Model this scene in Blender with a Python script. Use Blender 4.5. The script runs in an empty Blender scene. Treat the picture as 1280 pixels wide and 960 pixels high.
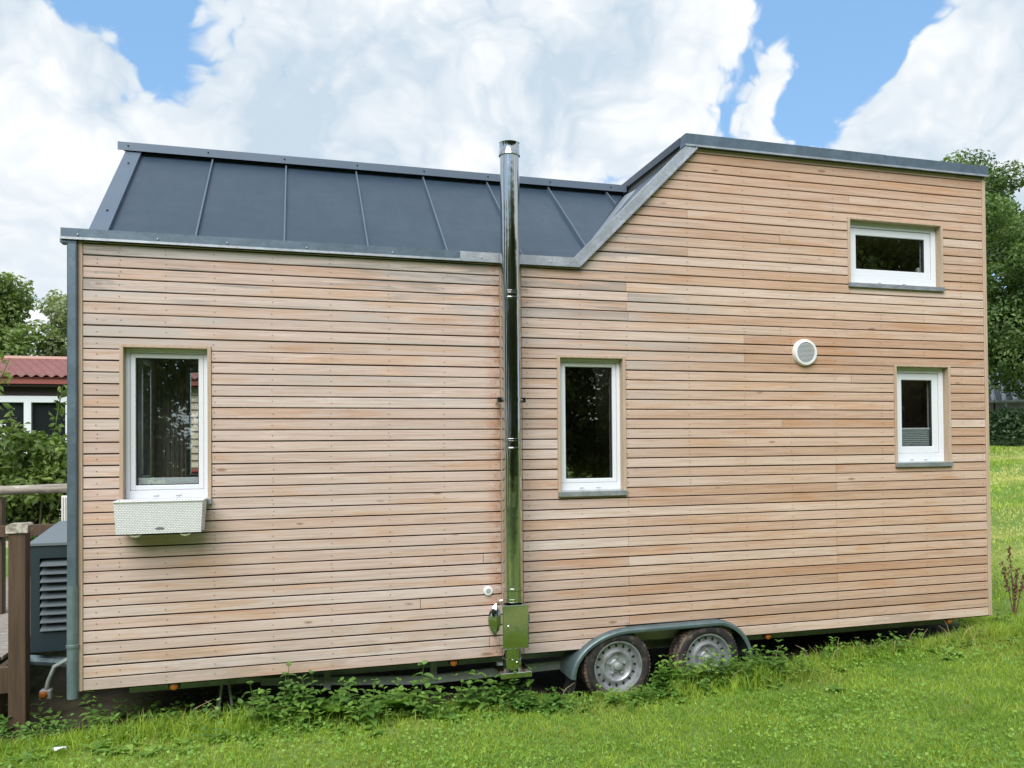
import bpy, math, random
import numpy as np
from mathutils import Vector, Matrix
random.seed(7); rng = np.random.default_rng(7)
R = math.radians
S = bpy.context.scene
COL = S.collection

# ------------------------------------------------------------------ camera
cam_d = bpy.data.cameras.new('camera'); cam = bpy.data.objects.new('camera', cam_d); COL.objects.link(cam)
YAW, PIT, ROL = 0.29353, 0.01542, -0.00898
r0 = Vector((math.cos(YAW), -math.sin(YAW), 0))
fw = Vector((math.sin(YAW)*math.cos(PIT), math.cos(YAW)*math.cos(PIT), math.sin(PIT)))
u0 = r0.cross(fw)
rr = r0*math.cos(ROL) + u0*math.sin(ROL); uu = -r0*math.sin(ROL) + u0*math.cos(ROL)
M = Matrix((rr, uu, -fw)).transposed().to_4x4(); M.translation = Vector((1.24189, -5.66317, 1.45002))
cam.matrix_world = M
cam_d.sensor_width = 36; cam_d.lens = 36*1050/1280
cam_d.shift_x = -50/1280; cam_d.shift_y = 60/1280
cam_d.clip_start = .05; cam_d.clip_end = 1500
S.camera = cam

def skydir(px, py):
    d = fw + rr*((px-690)/1050) - uu*((py-540)/1050)
    return d.normalized()

# ------------------------------------------------------------------ light
SUN_EL, SUN_AZ = 46, 208          # azimuth clockwise from +Y
sd = bpy.data.lights.new('sun', 'SUN'); sun = bpy.data.objects.new('sun', sd); COL.objects.link(sun)
sd.energy = 3.2; sd.angle = R(50); sd.color = (1, .97, .93)
sv = Vector((math.sin(R(SUN_AZ))*math.cos(R(SUN_EL)), math.cos(R(SUN_AZ))*math.cos(R(SUN_EL)), math.sin(R(SUN_EL))))
sun.rotation_euler = sv.to_track_quat('Z', 'Y').to_euler()
sun.location = sv*30
S.view_settings.view_transform = 'Standard'; S.view_settings.look = 'None'
S.view_settings.gamma = 1; S.view_settings.use_curve_mapping = False
S.view_settings.exposure = 0.5

# ------------------------------------------------------------------ node helper
class N:
    def __init__(s, tree): s.t = tree; s.n = tree.nodes; s.l = tree.links
    def __call__(s, typ, ins=None, **kw):
        n = s.n.new(typ)
        for k, v in kw.items(): setattr(n, k, v)
        for k, v in (ins or {}).items():
            sk = n.inputs[k]
            if isinstance(v, bpy.types.NodeSocket): s.l.new(v, sk)
            else: sk.default_value = v
        return n
    def noise(s, vec, scale, detail=4, rough=.55, dist=0):
        return s('ShaderNodeTexNoise', {'Vector': vec, 'Scale': scale, 'Detail': detail, 'Roughness': rough, 'Distortion': dist}).outputs['Fac']
    def ramp(s, fac, stops, interp='LINEAR'):
        n = s('ShaderNodeValToRGB', {'Fac': fac}); cr = n.color_ramp; cr.interpolation = interp
        while len(cr.elements) > 1: cr.elements.remove(cr.elements[-1])
        for i, (p, c) in enumerate(stops):
            e = cr.elements[0] if i == 0 else cr.elements.new(p)
            e.position = p; e.color = (*c, 1) if len(c) == 3 else c
        return n.outputs['Color']
    def mix(s, fac, a, b, mode='MIX'):
        n = s('ShaderNodeMix', data_type='RGBA', blend_type=mode)
        for i, v in ((0, fac), (6, a), (7, b)):
            if isinstance(v, bpy.types.NodeSocket): s.l.new(v, n.inputs[i])
            else: n.inputs[i].default_value = v if i == 0 else ((*v, 1) if len(v) == 3 else v)
        return n.outputs[2]
    def math(s, op, a, b=0.0, clamp=False):
        n = s('ShaderNodeMath', operation=op, use_clamp=clamp)
        for i, v in ((0, a), (1, b)):
            if isinstance(v, bpy.types.NodeSocket): s.l.new(v, n.inputs[i])
            else: n.inputs[i].default_value = v
        return n.outputs[0]
    def rng(s, v, a, b, c=0., d=1., kind='SMOOTHSTEP'):
        n = s('ShaderNodeMapRange', {0: v, 1: a, 2: b, 3: c, 4: d}, interpolation_type=kind); return n.outputs[0]
    def mapv(s, vec, scale=(1, 1, 1), loc=(0, 0, 0), rot=(0, 0, 0)):
        return s('ShaderNodeMapping', {'Vector': vec, 'Scale': scale, 'Location': loc, 'Rotation': rot}).outputs[0]

# ------------------------------------------------------------------ world: blue sky behind broken bright cloud
W = bpy.data.worlds.new('World'); S.world = W; W.use_nodes = True
W.node_tree.nodes.clear(); g = N(W.node_tree)
sky = g('ShaderNodeTexSky', sky_type='NISHITA', sun_disc=False)
sky.sun_elevation = R(SUN_EL); sky.sun_rotation = R(SUN_AZ); sky.air_density = 1.0; sky.dust_density = .6; sky.ozone_density = 1.5
tc = g('ShaderNodeTexCoord').outputs['Generated']
LOBES = ((85, 60, .10, -.36), (185, 20, .11, -.34), (215, 120, .10, -.26), (125, 72, .055, .42), (235, 60, .05, .12), (1000, 160, .06, -.24), (1090, 30, .105, -.40), (960, 5, .07, -.2), (1030, 90, .10, -.22),
         (520, 90, .36, .16), (1240, 150, .17, .40), (10, 170, .16, .26), (230, 215, .12, .20), (820, 70, .15, .18), (5, 50, .07, .3), (1120, 165, .09, .30), (1170, 110, .07, .18), (965, 110, .05, .26), (985, 60, .04, .14))
bias = None
for px, py, rad, amt in LOBES:
    d = g('ShaderNodeVectorMath', {0: tc, 1: tuple(skydir(px, py))}, operation='DISTANCE').outputs['Value']
    l_ = g.math('MULTIPLY', g.rng(d, rad, 0.0), amt); bias = l_ if bias is None else g.math('ADD', bias, l_)
warp = g('ShaderNodeTexNoise', {'Vector': tc, 'Scale': 6.0, 'Detail': 3.0, 'Roughness': .6}).outputs['Color']
wv = g('ShaderNodeVectorMath', {0: g('ShaderNodeVectorMath', {0: warp, 1: (.5, .5, .5)}, operation='SUBTRACT').outputs[0], 'Scale': .16}, operation='SCALE').outputs[0]
tw_ = g('ShaderNodeVectorMath', {0: tc, 1: wv}, operation='ADD').outputs[0]
big = g.noise(g.mapv(tw_, (1, 1, 1.4), (3.1, .4, .2)), 2.6, 7, .60, 0)
vo = g('ShaderNodeTexVoronoi', {'Vector': g.mapv(tw_, (1, 1, 1.25), (2, 1, 5)), 'Scale': 9.5, 'Detail': 2.5, 'Roughness': .55, 'Lacunarity': 2.4}, feature='F1').outputs['Distance']
dens = g.math('ADD', g.math('ADD', big, g.math('MULTIPLY', g.math('SUBTRACT', .62, vo), .38)), g.math('ADD', g.math('MULTIPLY', bias, .9), .175))
cover = g.rng(dens, .425, .54)
soft = g.noise(g.mapv(tw_, (1, 1, 1.9), (1, 5, 3)), 2.8, 5, .6, 0)
sunny = None                                         # the sunlit cloud heads
for px, py, rad in ((1180, 110, .20), (60, 130, .13), (215, 185, .10), (880, 80, .13), (300, 60, .08)):
    d = g('ShaderNodeVectorMath', {0: tc, 1: tuple(skydir(px, py))}, operation='DISTANCE').outputs['Value']
    l_ = g.math('MULTIPLY', g.rng(d, rad, 0.0), .13); sunny = l_ if sunny is None else g.math('ADD', sunny, l_)
thick = g.rng(g.math('ADD', g.math('SUBTRACT', g.math('ADD', soft, g.math('MULTIPLY', g.math('SUBTRACT', dens, g.math('MULTIPLY', bias, .65)), .30)), sunny), g.math('MULTIPLY', g.math('SUBTRACT', vo, .6), .46)), .60, 1.0, 0, 1, 'LINEAR')
ccol = g.mix(thick, (.765, .77, .775), (.43, .515, .595))
blue = g.mix(1.0, sky.outputs[0], (.13, .13, .13), 'MULTIPLY')
blue = g.mix(.6, blue, (.21, .42, .71))
skyc = g.mix(cover, blue, ccol)
bg = g('ShaderNodeBackground', {'Color': skyc, 'Strength': 1.0})
g('ShaderNodeOutputWorld', {'Surface': bg.outputs[0]})

# ------------------------------------------------------------------ materials
MATS = {}
def mat(name, fn):
    if name in MATS: return MATS[name]
    m = bpy.data.materials.new(name); m.use_nodes = True; m.node_tree.nodes.clear()
    g = N(m.node_tree); sh = fn(g)
    g('ShaderNodeOutputMaterial', {'Surface': sh}); MATS[name] = m
    return m
def P(g, col, rough=.6, metal=0., bump=None, bs=.2, bd=.01, **kw):
    n = g('ShaderNodeBsdfPrincipled')
    def st(k, v):
        if isinstance(v, bpy.types.NodeSocket): g.l.new(v, n.inputs[k])
        else: n.inputs[k].default_value = (*v, 1) if isinstance(v, tuple) and len(v) == 3 else v
    st('Base Color', col); st('Roughness', rough); st('Metallic', metal)
    for k, v in kw.items(): st(k.replace('_', ' '), v)
    if bump is not None:
        b = g('ShaderNodeBump', {'Height': bump, 'Strength': bs, 'Distance': bd}); g.l.new(b.outputs[0], n.inputs['Normal'])
    return n.outputs[0]
def OC(g): return g('ShaderNodeTexCoord').outputs['Object']
def RND(g): return g('ShaderNodeObjectInfo').outputs['Random']
def ISL(g): return g('ShaderNodeNewGeometry').outputs['Random Per Island']

def wood_clad(g):
    o = OC(g); rnd = RND(g)
    off = g('ShaderNodeCombineXYZ', {0: g.math('MULTIPLY', rnd, 31.0), 1: g.math('MULTIPLY', rnd, 7.0), 2: g.math('MULTIPLY', rnd, 13.0)}).outputs[0]
    v = g('ShaderNodeVectorMath', {0: o, 1: off}, operation='ADD').outputs[0]
    grain = g.noise(g.mapv(v, (2.2, 60, 85)), 1.0, 5, .6, .6)
    fibre = g.noise(g.mapv(v, (14, 300, 420)), 1.0, 3, .6)
    blot = g.noise(g.mapv(v, (1.3, 3, 9)), 1.0, 4, .6, .4)
    sx = g('ShaderNodeSeparateXYZ', {0: o}); x = sx.outputs[0]; z = sx.outputs[2]
    r2 = g('ShaderNodeTexWhiteNoise', {'W': g.math('MULTIPLY', rnd, 57.3)}, noise_dimensions='1D').outputs['Value']
    tl_ = g.ramp(rnd, [(0, (.54, .41, .36)), (.2, (.62, .50, .45)), (.4, (.575, .435, .375)), (.6, (.655, .57, .54)), (.8, (.60, .48, .43)), (1, (.555, .435, .385))])
    tr_ = g.ramp(rnd, [(0, (.54, .375, .28)), (.2, (.61, .46, .37)), (.4, (.50, .325, .228)), (.6, (.655, .53, .45)), (.8, (.57, .395, .288)), (1, (.49, .34, .25))])
    pale = g.mix(g.rng(x, 2.2, 4.6), tl_, tr_)
    pale = g.mix(g.rng(r2, .0, 1.0, 0, .18, 'LINEAR'), pale, g.mix(1, pale, (.72, .66, .6), 'MULTIPLY'))
    c = g.mix(g.rng(grain, .40, .68, 0, .55), pale, g.mix(1, pale, (.66, .54, .43), 'MULTIPLY'))
    c = g.mix(g.rng(fibre, .5, .75, 0, .28), c, g.mix(1, c, (.6, .5, .42), 'MULTIPLY'))
    c = g.mix(g.rng(blot, .50, .68, 0, .55), c, g.mix(1, c, (.95, .74, .52), 'MULTIPLY'))
    blo2 = g.noise(g.mapv(v, (2.6, 3, 14), (9, 3, 1)), 1.0, 4, .6, .6)
    c = g.mix(g.rng(blo2, .56, .72, 0, .5), c, g.mix(1, c, (1.2, 1.22, 1.25), 'MULTIPLY'))
    # silver weathering on some boards near the eaves and lower left
    gw = g.math('MULTIPLY', g.rng(g.noise(g.mapv(v, (.55, 2, 4.5)), 1.0, 4, .6), .50, .64), g.math('SUBTRACT', 1.0, g.math('MULTIPLY', g.rng(x, 3.2, 5.0), .8)))
    gw = g.math('MULTIPLY', gw, g.rng(g.math('ABSOLUTE', g.math('SUBTRACT', z, 2.45)), .9, .15, .35, 1.0))
    c = g.mix(g.math('MULTIPLY', gw, .75), c, (.45, .42, .40))
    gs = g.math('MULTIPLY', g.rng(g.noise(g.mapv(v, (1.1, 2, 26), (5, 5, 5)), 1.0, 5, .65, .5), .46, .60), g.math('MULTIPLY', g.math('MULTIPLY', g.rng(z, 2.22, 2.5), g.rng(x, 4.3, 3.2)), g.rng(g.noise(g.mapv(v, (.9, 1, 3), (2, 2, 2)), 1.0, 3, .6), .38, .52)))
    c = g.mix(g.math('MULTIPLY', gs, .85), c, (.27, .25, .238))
    dirt = g.math('MULTIPLY', g.rng(z, .42, .0), g.rng(g.noise(g.mapv(v, (3, 3, 9)), 1.0, 5, .65), .42, .66))
    c = g.mix(g.math('MULTIPLY', dirt, .45), c, (.33, .27, .215))
    # tannin runs beside the flue, on the board ends
    st = g.math('MULTIPLY', g.rng(g.math('ABSOLUTE', g.math('SUBTRACT', x, 2.59)), .15, .0), g.rng(g.noise(g.mapv(v, (14, 4, 22)), 1.0, 3, .6), .36, .62, .2, 1.))
    c = g.mix(g.math('MULTIPLY', st, g.rng(x, 2.60, 2.70, .75, .3)), c, (.36, .17, .085))
    # knots
    kn = g('ShaderNodeTexVoronoi', {'Vector': g.mapv(v, (1.9, 1, 6.0)), 'Scale': 1.0, 'Randomness': 1.0}).outputs['Distance']
    c = g.mix(g.rng(g.math('ADD', kn, g.math('MULTIPLY', g.math('SUBTRACT', blo2, .5), .12)), .085, .03, 0, .7), c, (.20, .105, .05))
    return P(g, c, .72, bump=g.math('ADD', g.math('MULTIPLY', grain, .6), fibre), bs=.25, bd=.002, Specular_IOR_Level=.25)
M_CLAD = mat('larch_cladding', wood_clad)
def wood_trim(g):
    o = OC(g); gr = g.noise(g.mapv(o, (60, 60, 2.5)), 1, 5, .6, .5)
    c = g.mix(g.rng(gr, .35, .7), (.49, .375, .275), (.39, .285, .20))
    return P(g, c, .7, bump=gr, bs=.2, bd=.002)
M_TRIM = mat('larch_trim', wood_trim)
M_MEMB = mat('dark_membrane', lambda g: P(g, (.085, .056, .038), .9))
def zinc(base, rough, metal):
    def f(g):
        o = OC(g); n1 = g.noise(o, 9, 6, .65, .3); n2 = g.noise(o, 60, 3, .6)
        c = g.mix(g.rng(n1, .35, .7), base, tuple(b*1.35 for b in base))
        return P(g, c, g.rng(n2, .3, .7, rough-.08, rough+.1, 'LINEAR'), metal, bump=n1, bs=.04, bd=.01)
    return f
M_ZINC = mat('galvanised_steel', zinc((.40, .43, .46), .42, .75))
M_ZINCD = mat('weathered_zinc', zinc((.105, .145, .18), .42, .5))
M_PIPEG = mat('grey_green_pipe', zinc((.13, .18, .19), .45, .35))
M_ANTH = mat('anthracite_steel', lambda g: P(g, g.mix(g.noise(OC(g), 1.2, 4, .6), (.022, .040, .062), (.032, .054, .080)), g.rng(g.noise(g.mapv(OC(g), (3, 1, 1)), 2.5, 5, .65), .3, .7, .30, .46, 'LINEAR'), .0, bump=g.noise(g.mapv(OC(g), (1.2, 2.2, 2.2)), 1.3, 2, .5), bs=.35, bd=.03, Specular_IOR_Level=.55))
M_ANTHL = mat('anthracite_flashing', lambda g: P(g, g.mix(g.noise(OC(g), 3, 4, .6), (.10, .135, .18), (.14, .18, .23)), .40, .3))
M_STEEL = mat('polished_stainless', lambda g: P(g, (.52, .53, .51), g.rng(g.noise(g.mapv(OC(g), (40, 40, 2)), 1, 3), .3, .7, .05, .13, 'LINEAR'), 1.0, bump=g.noise(g.mapv(OC(g), (5, 5, 3)), 1.5, 3), bs=.14, bd=.02))
M_UPVC = mat('white_upvc', lambda g: P(g, (.70, .73, .77), .28))
M_GASK = mat('black_gasket', lambda g: P(g, (.015, .015, .015), .6))
M_BLACK = mat('black_rubber', lambda g: P(g, (.02, .02, .022), .55))
def glass(g):
    fc = g('ShaderNodeLayerWeight', {'Blend': .5}).outputs['Facing']
    fr = g.math('ADD', g.math('MULTIPLY', g.math('POWER', fc, 4.0), .7), .17, True)
    gl = g('ShaderNodeBsdfGlossy', {'Color': (.95, 1, .97, 1), 'Roughness': .0}).outputs[0]
    tr = g('ShaderNodeBsdfTransparent', {'Color': (.93, .95, .94, 1)}).outputs[0]
    return g('ShaderNodeMixShader', {0: fr, 1: tr, 2: gl}).outputs[0]
M_GLASS = mat('window_glass', glass)
M_ROOMW = mat('interior_board', lambda g: P(g, g.mix(g.noise(g.mapv(OC(g), (2, 2, 12)), 2, 4), (.74, .69, .60), (.64, .58, .49)), .7))
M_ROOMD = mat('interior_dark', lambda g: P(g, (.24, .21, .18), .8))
M_CURT = mat('curtain_cloth', lambda g: P(g, (.30, .28, .25), .9))
def wicker(g):
    o = OC(g); b = g('ShaderNodeTexBrick', {'Vector': g.mapv(o, (1, 0, 1), rot=(R(90), 0, 0)), 'Color1': (.82, .82, .82, 1), 'Color2': (.72, .73, .74, 1), 'Mortar': (.36, .37, .38, 1), 'Scale': 1.0, 'Mortar Size': .0022, 'Mortar Smooth': .8, 'Brick Width': .017, 'Row Height': .0105})
    return P(g, b.outputs['Color'], .5, bump=b.outputs['Fac'], bs=-.8, bd=.004)
M_WICK = mat('white_wicker', wicker)
M_BADGE = mat('grey_badge', lambda g: P(g, (.16, .17, .18), .4))
M_HOOK = mat('pale_hook', lambda g: P(g, (.55, .58, .42), .4))
M_VENT = mat('vent_white', lambda g: P(g, (.76, .76, .75), .4))
M_GRILL = mat('vent_grille', lambda g: P(g, (.34, .36, .38), .6))
def tyre_m(g):
    n = g.noise(OC(g), 14, 5, .65)
    return P(g, g.mix(g.rng(n, .40, .62), (.028, .026, .025), (.17, .125, .085)), .9, bump=n, bs=.5, bd=.01)
M_TYRE = mat('muddy_tyre', tyre_m)
M_SIDEW = mat('tyre_sidewall', lambda g: P(g, g.mix(g.rng(g.noise(OC(g), 16, 5, .65), .5, .68), (.020, .019, .019), (.10, .075, .052)), .8))
M_RIM = mat('silver_rim', lambda g: P(g, g.mix(g.rng(g.noise(OC(g), 12, 5), .45, .7), (.40, .43, .46), (.27, .27, .26)), .38, .55))
M_RIMD = mat('painted_rim_hole', lambda g: P(g, (.012, .012, .012), .8))
M_FEND = mat('galvanised_mudguard', zinc((.115, .16, .17), .40, .45))
M_CHAS = mat('galvanised_chassis', zinc((.30, .34, .32), .5, .3))
M_AMBER = mat('amber_lens', lambda g: P(g, (.46, .15, .02), .35))
M_SCREW = mat('screw_head', lambda g: P(g, (.15, .115, .09), .5))
def brownwood(g):
    o = OC(g); n = g.noise(g.mapv(o, (30, 30, 2)), 1, 5, .65, .4)
    return P(g, g.mix(g.rng(n, .3, .7), (.052, .031, .019), (.098, .060, .036)), .65, bump=n, bs=.3, bd=.004)
M_BROWN = mat('brown_stained_wood', brownwood)
def greywood(g):
    o = OC(g); n = g.noise(g.mapv(o, (3, 40, 40)), 1, 6, .65, .4); k = g.noise(o, 11, 4, .6)
    c = g.mix(g.rng(n, .35, .7), (.33, .30, .26), (.17, .15, .125)); c = g.mix(g.rng(k, .55, .68, 0, .6), c, (.52, .50, .45))
    return P(g, c, .85, bump=n, bs=.4, bd=.006)
M_GREYW = mat('weathered_grey_wood', greywood)
M_LOUV = mat('dark_slate_paint', lambda g: P(g, g.mix(g.noise(OC(g), 5, 4), (.018, .032, .040), (.026, .042, .052)), .38))
M_LOUVTOP = mat('slate_lid', lambda g: P(g, (.15, .185, .205), .4, .2))
def soil_ground(g):
    o = OC(g); sx = g('ShaderNodeSeparateXYZ', {0: o}); x = sx.outputs[0]; y = sx.outputs[1]
    n1 = g.noise(o, 1.3, 6, .6); n2 = g.noise(o, 18, 5, .7); n3 = g.noise(g.mapv(o, (.25, .9, 1), rot=(0, 0, R(-38))), 1.0, 4, .6, .5)
    grass = g.mix(n2, (.075, .15, .022), (.16, .26, .045)); grass = g.mix(g.rng(n3, .46, .66, 0, .8), grass, (.34, .36, .11))
    soil = g.mix(n2, (.020, .014, .009), (.065, .044, .027))
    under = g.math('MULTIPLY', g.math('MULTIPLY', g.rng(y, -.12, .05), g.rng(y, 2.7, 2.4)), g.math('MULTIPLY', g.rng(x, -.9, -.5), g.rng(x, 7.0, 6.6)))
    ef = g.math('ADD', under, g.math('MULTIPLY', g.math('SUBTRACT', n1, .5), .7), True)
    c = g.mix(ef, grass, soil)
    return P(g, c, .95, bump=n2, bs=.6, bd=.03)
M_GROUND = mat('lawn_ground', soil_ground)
def leaf(c1, c2, c3=None, trans=.35, rough=.5, sx=1.0):
    def f(g):
        i = ISL(g); c = g.mix(i, c1, c2)
        c = g.mix(g.rng(g.noise(OC(g), .8*sx, 4, .6), .4, .66, 0, .8), c, c3 or tuple(v*.6 for v in c1))
        d = P(g, c, rough, Specular_IOR_Level=.35)
        t = g('ShaderNodeBsdfTranslucent', {'Color': g.mix(1, c, (1.1, 1.25, .55), 'MULTIPLY')}).outputs[0]
        return g('ShaderNodeMixShader', {0: trans, 1: d, 2: t}).outputs[0]
    return f
def lawn_blade(g):
    o = OC(g); i = ISL(g)
    c = g.mix(i, (.24, .39, .037), (.48, .60, .10))
    sx = g('ShaderNodeSeparateXYZ', {0: o})
    n = g.noise(g.mapv(o, (1, 1, 0)), 1.7, 4, .6); c = g.mix(g.rng(n, .35, .62, .55, 0), c, (.125, .265, .025))
    far = g.rng(g.math('ADD', sx.outputs[0], sx.outputs[1]), 7.6, 10.5)
    str_ = g.noise(g.mapv(o, (.22, .9, 0), rot=(0, 0, R(-40))), 1.0, 3, .6, .4)
    c = g.mix(g.math('MULTIPLY', far, g.rng(str_, .40, .62, .1, .85)), c, (.66, .63, .26))
    dry = g.math('MULTIPLY', g.rng(g.noise(g.mapv(o, (1, 1, 0), (4, 2, 0)), 2.6, 4, .6), .57, .70), g.rng(i, .2, .8))
    c = g.mix(g.math('MULTIPLY', dry, .7), c, (.34, .29, .11))
    for px_, py_, r_ in ((6.35, -.35, .75), (4.75, -.42, .45), (3.15, -.42, .4), (1.5, -1.1, .5)):
        dd_ = g('ShaderNodeVectorMath', {0: g.mapv(o, (1, 1.5, 0)), 1: (px_, py_*1.5, 0)}, operation='DISTANCE').outputs['Value']
        c = g.mix(g.math('MULTIPLY', g.math('MULTIPLY', g.rng(dd_, r_, r_*.2), g.rng(i, .25, .9)), .65), c, (.40, .34, .13))
    d = P(g, c, .5, Specular_IOR_Level=.3)
    t = g('ShaderNodeBsdfTranslucent', {'Color': g.mix(1, c, (1.15, 1.2, .5), 'MULTIPLY')}).outputs[0]
    return g('ShaderNodeMixShader', {0: .4, 1: d, 2: t}).outputs[0]
M_BLADE = mat('lawn_blade', lawn_blade)
M_WEED = mat('weed_leaf', leaf((.12, .25, .048), (.28, .43, .09), (.08, .19, .035), sx=3))
M_NETTLE = mat('nettle_leaf', leaf((.13, .26, .07), (.28, .43, .13), (.10, .20, .05), sx=4))
M_DOCK = mat('dock_leaf', leaf((.14, .29, .035), (.21, .36, .05), sx=5))
M_CLOV = mat('clover_leaf', leaf((.16, .34, .05), (.33, .52, .10), (.11, .26, .035), sx=2))
M_STEM = mat('green_stem', lambda g: P(g, (.10, .15, .04), .7))
M_DRY = mat('dry_straw', lambda g: P(g, (.42, .33, .19), .8))
M_SEED = mat('brown_seedhead', lambda g: P(g, g.mix(ISL(g), (.09, .045, .022), (.17, .085, .045)), .8))
M_RED = mat('red_leaf', lambda g: P(g, (.42, .055, .05), .5))
M_CROWNR = mat('dark_broadleaf', leaf((.10, .175, .05), (.25, .34, .12), (.055, .105, .032), .4))
M_CROWNL = mat('mid_green_leaf', leaf((.14, .22, .06), (.29, .36, .12), (.085, .145, .04), .4))
M_WILLOW = mat('pale_willow_leaf', leaf((.21, .26, .12), (.36, .40, .20), (.13, .17, .07), .35))
M_SHRUB = mat('shrub_leaf', leaf((.09, .165, .035), (.25, .32, .08), (.05, .10, .024), .35, sx=2.5))
M_HEDGE = mat('hedge_leaf', leaf((.022, .055, .018), (.06, .11, .035), (.014, .038, .012), .2))
M_BACKT = mat('shade_tree_leaf', leaf((.15, .18, .055), (.30, .29, .10), (.07, .09, .03), .5))
M_BARK = mat('bark', lambda g: P(g, g.mix(g.noise(g.mapv(OC(g), (6, 6, 1.5)), 2, 5), (.06, .045, .03), (.14, .11, .08)), .9, bump=g.noise(g.mapv(OC(g), (12, 12, 2)), 2, 5), bs=.6, bd=.03))
M_TILE = mat('red_roof_tile', lambda g: P(g, g.mix(g.math('ADD', g.math('MULTIPLY', RND(g), .6), g.math('MULTIPLY', g.noise(OC(g), 4, 4), .4)), (.25, .10, .092), (.31, .135, .12)), .6))
M_TILED = mat('red_fascia', lambda g: P(g, g.mix(g.noise(OC(g), 4, 4), (.22, .055, .045), (.28, .075, .06)), .5))
M_CREAM = mat('cream_boarding', lambda g: P(g, g.mix(g.noise(OC(g), 3, 4), (.42, .37, .27), (.50, .45, .34)), .7))
M_DARKB = mat('dark_brown_soffit', lambda g: P(g, (.035, .025, .02), .7))
M_STONE = mat('pale_brick', lambda g: P(g, g.mix(g.noise(OC(g), 9, 5), (.26, .23, .20), (.36, .33, .29)), .9))
M_REDP = mat('red_brown_planter', lambda g: P(g, (.22, .045, .03), .6))
M_GHWHITE = mat('white_metal_bar', lambda g: P(g, (.72, .74, .76), .4))
M_GHGLASS = mat('greenhouse_glass', lambda g: P(g, (.06, .09, .10), .3))
M_PINKB = mat('pale_brick_wall', lambda g: P(g, g.mix(g.noise(OC(g), 7, 5), (.55, .47, .44), (.75, .70, .68)), .9))
M_PAPER = mat('white_scrap', lambda g: P(g, (.72, .72, .70), .8))
M_WHITEP = mat('white_plastic', lambda g: P(g, (.72, .72, .70), .45))

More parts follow.
